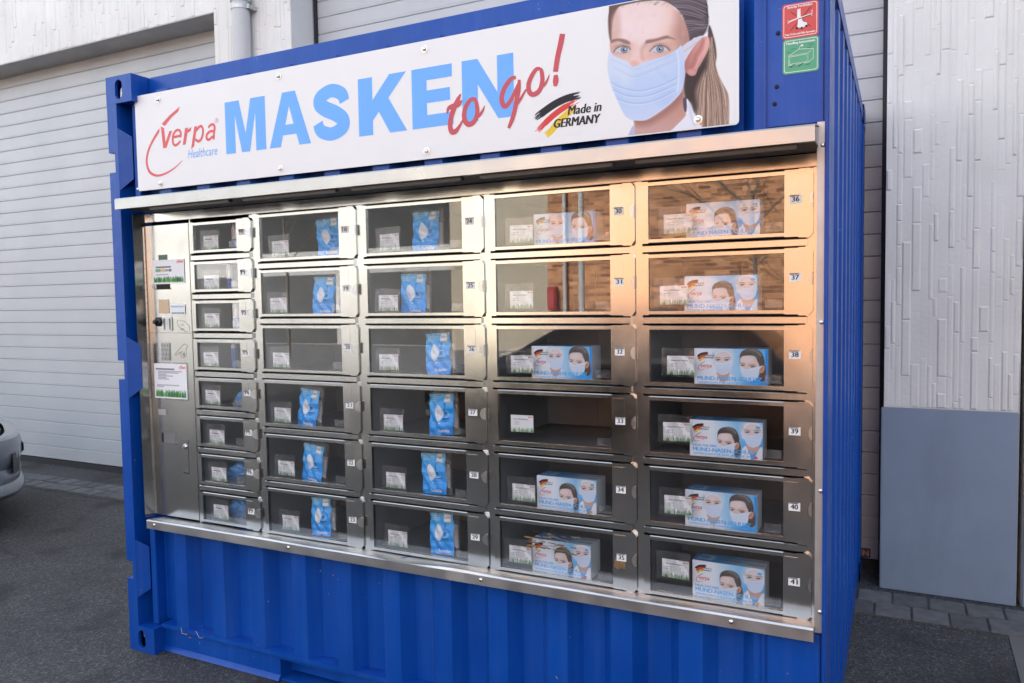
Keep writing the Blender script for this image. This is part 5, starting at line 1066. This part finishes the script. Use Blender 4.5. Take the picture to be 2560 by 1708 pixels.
fx, fy = math.cos(hd), math.sin(hd)
# right front bumper corner of the silver car stands near (-2.33, .95)
make_car('parked_car', 'silver car at the left edge with its nose towards the roller door', 'silver_paint', (-2.47-fx*4.02-fy*.72, .93-fy*4.02+fx*.72, 0), hd, 'cars in the yard')
make_car('parked_car', 'dark car seen mirrored in the right-hand locker panes', 'dark_paint', (2.35, -5.7, 0), R(180), 'cars in the yard')

# unseen hall, assumed and added on the right to darken the container's right-facing ribs
wg = thing('added_dark_hall', (19, -5, 0), 'assumed dark hall beyond the right edge, unseen, added to darken the container ribs', 'building')
MB().box(15, 26, -13, 1.9, 0, 7.5).build('wall', 'door_dark', wg, (19, -5, 0)); MB().box(14.9, 26, -13.1, 1.9, 7.5, 7.75).build('roof_edge', 'zinc', wg, (19, -5, 7.5))
for k in range(4): MB().box(14.95, 15.02, -11.5+3.1*k, -9.2+3.1*k, .1, 3.2).build('gate', 'door_seal', wg, (13, -11.5+3.1*k, 0))
# ------------------------------------------------------------------ what the panes mirror: the far side of the street
bb = thing('brick_building', (6, -16, 0), 'sunlit brick building mirrored in the upper right panes', 'building')
MB().box(-5.0, 8, -26, -16, 0, 6.8).build('wall', 'brick', bb, (6, -16, 0)); MB().box(-5.2, 8.2, -26.2, -15.85, 6.8, 7.05).build('roof_edge', 'zinc', bb, (6, -16, 6.8))
for k in range(1): MB().box(6+3.4*k, 7.8+3.4*k, -16.02, -15.97, 4.7, 6.1).build('window', 'win_dark', bb, (6+3.4*k, -16, 5.4))
MB().tube([(-4.5, -15.9, 0), (-4.5, -15.9, 6.7)], .05, 10).build('drainpipe', 'pole', bb, (-3.4, -15.9, 0), smooth=True)
tag(MB().box(-5.0+.05, -4.72, -15.99, -15.8, 1.28, 1.88).box(-4.93, -4.74, -15.805, -15.78, 1.32, 1.84).build('red_wall_box', 'red_box', None, (-4.8, -15.9, 1.28), bevel=.02), 'small red box on the mirrored brick wall', 'wall box')
ph = thing('pale_hall', (-24, -20, 0), 'pale hall with dark window band mirrored in the left panes', 'building')
MB().box(-60, -6.2, -34, -20.2, 0, 7.2).build('wall', 'pale_wall', ph, (-24, -20, 0)); MB().box(-60, -6.1, -20.2, -19.2, 6.6, 7.1).build('eaves', 'pale_wall', ph, (-24, -20, 7.4))
MB().box(-9.5, -5.3, -20.15, -18.6, 0, 6.0).build('annex', 'tan_wall', ph, (-8, -19, 0))
for k in range(9): MB().box(-56+5.2*k, -51.5+5.2*k, -20.22, -20.14, 3.5, 4.9).build('window', 'win_dark', ph, (-56+5.2*k, -20, 3.4))
for k in range(9): MB().box(-56+5.2*k, -51.8+5.2*k, -20.22, -20.15, .05, 2.6).build('gate', 'door_dark', ph, (-56+5.2*k, -20, 0))
lp_ = thing('lamp_post', (-3.1, -13.5, 0), 'slim grey lamp post mirrored in the fourth column of panes', 'lamp post')
MB().tube([(-3.1, -13.5, 0), (-3.1, -13.5, 3), (-3.08, -13.5, 7)], [.075, .065, .045], 12).build('pole', 'pole', lp_, (-3.1, -13.5, 0), smooth=True); MB().tube([(-3.08, -13.5, 7), (-3.05, -13.2, 7.3), (-3.0, -12.4, 7.4)], [.03, .03, .05], 8).build('lamp_head', 'pole', lp_, (-3.1, -13.5, 7), smooth=True)
def bare_tree(loc, hgt, label, seed):
    t = thing('young_tree', loc, label, 'tree', 'street trees across the road'); r = random.Random(seed); L = Vector(loc)
    MB().tube([L, L+Vector((.05, 0, hgt*.3)), L+Vector((-.03, .04, hgt*.6))], [.05, .042, .03], 10).build('trunk', 'bark', t, loc, smooth=True)
    mb = MB()
    def br(p, d, l, rad, dep):
        q = p+d*l*.5+Vector((r.uniform(-.06, .06), r.uniform(-.06, .06), .02)); e = p+d*l; mb.tube([p, q, e], [rad, rad*.8, rad*.55], 5, 0, False)
        if dep:
            for _ in range(3): br(e if r.random() > .4 else q, (d+Vector((r.uniform(-.7, .7), r.uniform(-.7, .7), r.uniform(-.15, .5)))).normalized(), l*r.uniform(.6, .85), rad*.6, dep-1)
    for k in range(6): br(L+Vector((0, 0, hgt*(.35+.045*k))), Vector((math.cos(k*2.2), math.sin(k*2.2), .8)).normalized(), hgt*.24, .02, 3)
    mb.build('crown', 'bark', t, loc)
bare_tree((.6, -13.2, 0), 6.0, 'bare young tree mirrored in the right-hand column of panes', 1); bare_tree((-12.5, -14.5, 0), 7.5, 'bare street tree mirrored in the second column of panes', 2)
